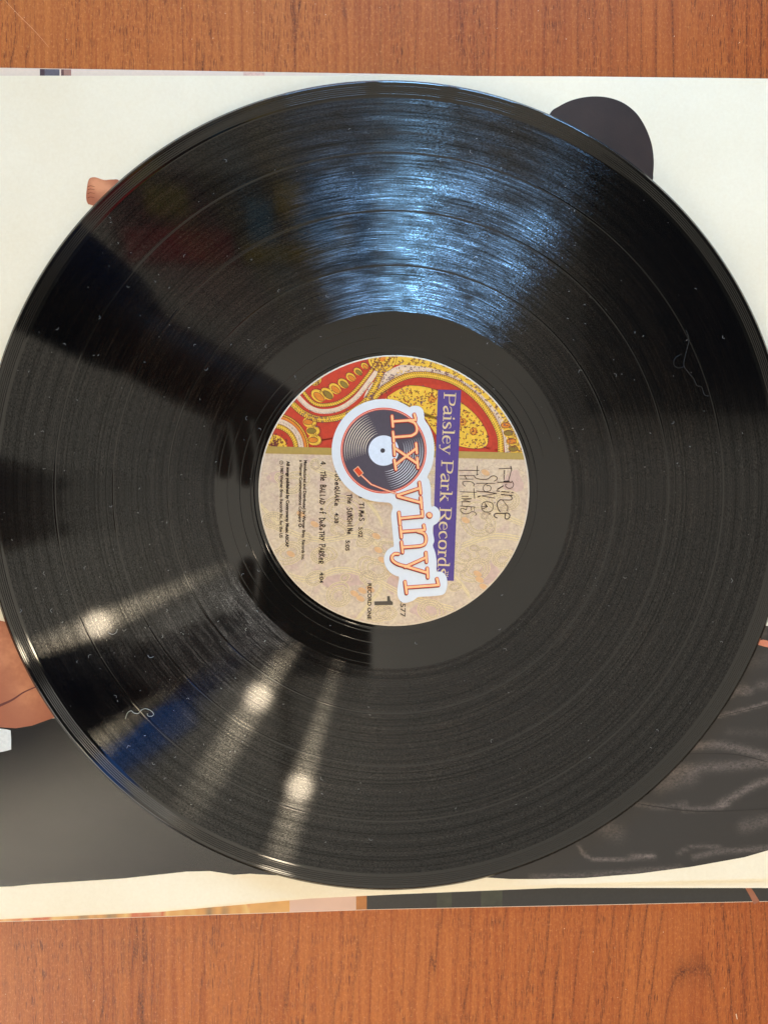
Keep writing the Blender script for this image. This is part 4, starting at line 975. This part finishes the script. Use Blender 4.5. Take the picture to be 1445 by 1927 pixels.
# coloured poster mirrored at upper left
pa = mirror(215, 500, 1.45); pb2 = mirror(700, 345, 1.45)
pos = empty("hanging_poster", (0, 0, 0)); tag(pos, "dark poster with yellow, blue and red blocks mirrored at upper left of the record", "poster")
PY = pa.y; PX0, PX1 = pa.x, pb2.x; PZ = 1.45; PD = pb2.y - pa.y
def tilt_card(name, u0, u1, v0, v1, mat, dz=0.0):
    """card on the tilted poster: u across, v away from the viewer"""
    v = []; th = .006 if dz == 0 else .001
    for zz in (0, th):
        for u, w in ((u0, v0), (u1, v0), (u1, v1), (u0, v1)):
            v.append((PX0 + u * (PX1 - PX0), PY + w * PD, PZ - w * .05 - dz + zz))
    return mesh_obj(name, v, [(0, 3, 2, 1), (4, 5, 6, 7), (0, 1, 5, 4), (1, 2, 6, 5), (2, 3, 7, 6), (3, 0, 4, 7)], mat, pos)
tilt_card("backing", 0, 1, 0, 1, flat("poster_dark", (50, 36, 46), .8, .2, .3, 9))
py_, pbl, prd, pgr = (flat("poster_yellow", (255, 214, 40), .8, .2, .2, 12), flat("poster_blue", (30, 170, 250), .8, .2, .2, 12), flat("poster_red", (226, 40, 66), .8, .2, .3, 12), flat("poster_green", (190, 190, 60), .8, .2, .3, 12))
for nme, u0, u1, v0, v1, mt in (("blue_block", .52, .62, .25, .72, pbl), ("yellow_block", .50, .86, .06, .24, py_), ("yellow_block", .63, .74, .56, .9, py_), ("blue_block", .70, .84, .3, .6, pbl), ("red_block", .05, .46, .05, .4, prd), ("olive_block", .14, .3, .55, .85, pgr), ("yellow_block", .86, .93, .2, .5, py_)):
    tilt_card(nme, u0, u1, v0, v1, mt, .004)

# ------------------------------------------------------------------ the photographer and the phone
def skin_body(name, joints, edges, mat, parent, sub=1):
    me = bpy.data.meshes.new(name); me.from_pydata([j[0] for j in joints], edges, []); me.materials.append(mat)
    o = link(bpy.data.objects.new(name, me), parent)
    sk_ = o.modifiers.new('skin', 'SKIN'); sk_.use_smooth_shade = True
    for i, j in enumerate(joints):
        rr_ = j[1] if isinstance(j[1], tuple) else (j[1], j[1]); me.skin_vertices[0].data[i].radius = rr_
    me.skin_vertices[0].data[0].use_root = True
    s_ = o.modifiers.new('sub', 'SUBSURF'); s_.levels = sub; s_.render_levels = sub
    return o
skin_p = flat("skin", (112, 76, 62), .5, .4, .05, 60); denim = flat("navy_shirt_cloth", (14, 28, 60), .9, .1, .2, 60); denim2 = flat("dark_trouser_cloth", (30, 30, 36), .9, .1, .2, 60)
hairm = flat("dark_hair", (30, 22, 20), .7, .3, .3, 200); phone_m = flat("phone_purple_glass", (38, 26, 44), .25, .5, .02); phone_blk = flat("phone_black_edge", (14, 14, 16), .3, .5)
cz = CAM.z
man = empty("person", (-.62, -.03, -.75)); tag(man, "person in navy shirt leaning over the table with a phone, seen as a dark reflection", "person")
off = Vector((.62, .03, .75))
def J(x, y, z): return tuple(Vector((x, y, z)) + off)
hu = mirror(452, 735, cz); hl = mirror(500, 1215, cz)      # the two hands
wu = Vector((hu.x - .075, hu.y + .035, cz + .015)); wl = Vector((hl.x - .075, hl.y - .02, cz + .015))
body_j = [(J(-.62, -.03, .20), .13), (J(-.60, -.03, .36), .13), (J(-.55, -.03, .52), .14), (J(-.53, -.03, .60), .06), (J(-.505, -.03, .67), (.065, .075)), (J(-.49, -.03, .76), (.075, .095)), (J(-.49, -.03, .83), (.06, .07)),
          (J(-.55, .16, .55), .065), (J(-.42, .27, .33), .05), (J(wu.x - .12, wu.y + .085, cz + .02), .040), (J(*wu), .026), (J(hu.x - .006, hu.y - .002, cz + .018), .044),
          (J(-.55, -.22, .55), .065), (J(-.42, -.22, .33), .05), (J(wl.x - .12, wl.y - .035, cz + .02), .040), (J(*wl), .026), (J(hl.x - .006, hl.y, cz + .018), .040),
          (J(-.64, .08, .10), .09), (J(-.60, .09, -.30), .06), (J(-.66, .10, -.68), .04), (J(-.56, .11, -.71), .035), (J(-.64, -.14, .10), .09), (J(-.60, -.15, -.30), .06), (J(-.66, -.16, -.68), .04), (J(-.56, -.17, -.71), .035)]
edges = [(0, 1), (1, 2), (2, 3), (3, 4), (4, 5), (5, 6), (2, 7), (7, 8), (8, 9), (9, 10), (10, 11), (2, 12), (12, 13), (13, 14), (14, 15), (15, 16), (0, 17), (17, 18), (18, 19), (19, 20), (0, 21), (21, 22), (22, 23), (23, 24)]
# fingers: roots inside the palms, bent over the ends of the phone
def fingers(base, hx, hy, sgn, joints, edges):
    for k, (dx, ln) in enumerate(((-.020, .058), (-.003, .066), (.014, .062), (.030, .048))):
        a = len(joints); x0 = hx + dx
        joints += [(J(x0, hy - sgn * .016, cz + .014), .0085), (J(x0 + .004, hy - sgn * (.016 + ln * .5), cz + .020), .0080), (J(x0 + .006, hy - sgn * (.016 + ln * .85), cz + .012), .0070)]
        edges += [(base, a), (a, a + 1), (a + 1, a + 2)]
    a = len(joints)      # thumb, on the screen side
    joints += [(J(hx + .036, hy - sgn * .004, cz + .030), .010), (J(hx + .052, hy - sgn * .030, cz + .034), .009), (J(hx + .050, hy - sgn * .052, cz + .030), .008)]
    edges += [(base, a), (a, a + 1), (a + 1, a + 2)]
fingers(11, hu.x, hu.y, 1, body_j, edges); fingers(16, hl.x, hl.y, -1, body_j, edges)
skin_body("body", body_j, edges, skin_p, man)
g_ = 1.22
sh_j = [(J(-.62, -.03, .16), .145), (J(-.60, -.03, .36), .145), (J(-.55, -.03, .53), .15), (J(-.535, -.03, .60), .075), (J(-.55, .16, .55), .08), (J(-.42, .27, .33), .062), (J(wu.x - .12, wu.y + .085, cz + .022), .058), (J(wu.x + .012, wu.y - .004, cz + .018), .042),
        (J(-.55, -.22, .55), .08), (J(-.42, -.22, .33), .062), (J(wl.x - .12, wl.y - .035, cz + .022), .056), (J(wl.x - .008, wl.y - .006, cz + .018), .037)]
skin_body("shirt", sh_j, [(0, 1), (1, 2), (2, 3), (2, 4), (4, 5), (5, 6), (6, 7), (2, 8), (8, 9), (9, 10), (10, 11)], denim, man)
tr_j = [(J(-.62, -.03, .18), .15), (J(-.64, .08, .08), .105), (J(-.60, .09, -.30), .075), (J(-.66, .10, -.66), .055), (J(-.64, -.14, .08), .105), (J(-.60, -.15, -.30), .075), (J(-.66, -.16, -.66), .055)]
skin_body("trousers", tr_j, [(0, 1), (1, 2), (2, 3), (0, 4), (4, 5), (5, 6)], denim2, man)
skin_body("hair", [(J(-.515, -.03, .72), (.07, .085)), (J(-.50, -.03, .80), (.082, .10)), (J(-.49, -.03, .86), (.06, .07))], [(0, 1), (1, 2)], hairm, man)
for sy in (-.03, .03): uvs("eye", J(-.405, -.03 + sy, .76), .011, flat("eye_dark", (30, 24, 22), .2), man, 12)
# phone: camera looks out past its rear glass
ph = empty("phone", CAM, None); ph.matrix_world = Matrix.Translation(CAM) @ Matrix((right, up, -fwd)).transposed().to_4x4()
tag(ph, "dark purple phone held over the record by the photographer, mirrored left of the label", "phone")
box("phone_body", (-.026, -.062, .0062), (.080, .160, .0082), phone_m, ph, .0025)
for (x, y) in ((0, -.022), (-.019, -.0105)):
    tube("lens_ring", (x, y, .0006), (x, y, .0020), .0075, phone_blk, ph, 24)
    tube("lens_glass", (x, y, .0003), (x, y, .0006), .0045, flat("lens_glass_dark", (40, 44, 70), .1), ph, 24)

# glowing panel added under the ceiling to give the blue reflection at lower left
lit_panel = empty("blue_glow_panel", mirror(228, 1382, 1.40), (0, 0, rad(32))); tag(lit_panel, "glowing blue panel added for the blue reflection at the lower left of the record", "glowing panel")
box("housing", (0, 0, .02), (.33, .165, .03), black_metal, lit_panel)
box("glow_face", (0, 0, .002), (.31, .145, .004), emit("panel_blue_glow", (0.07, 0.30, 1.0), 2.2), lit_panel)
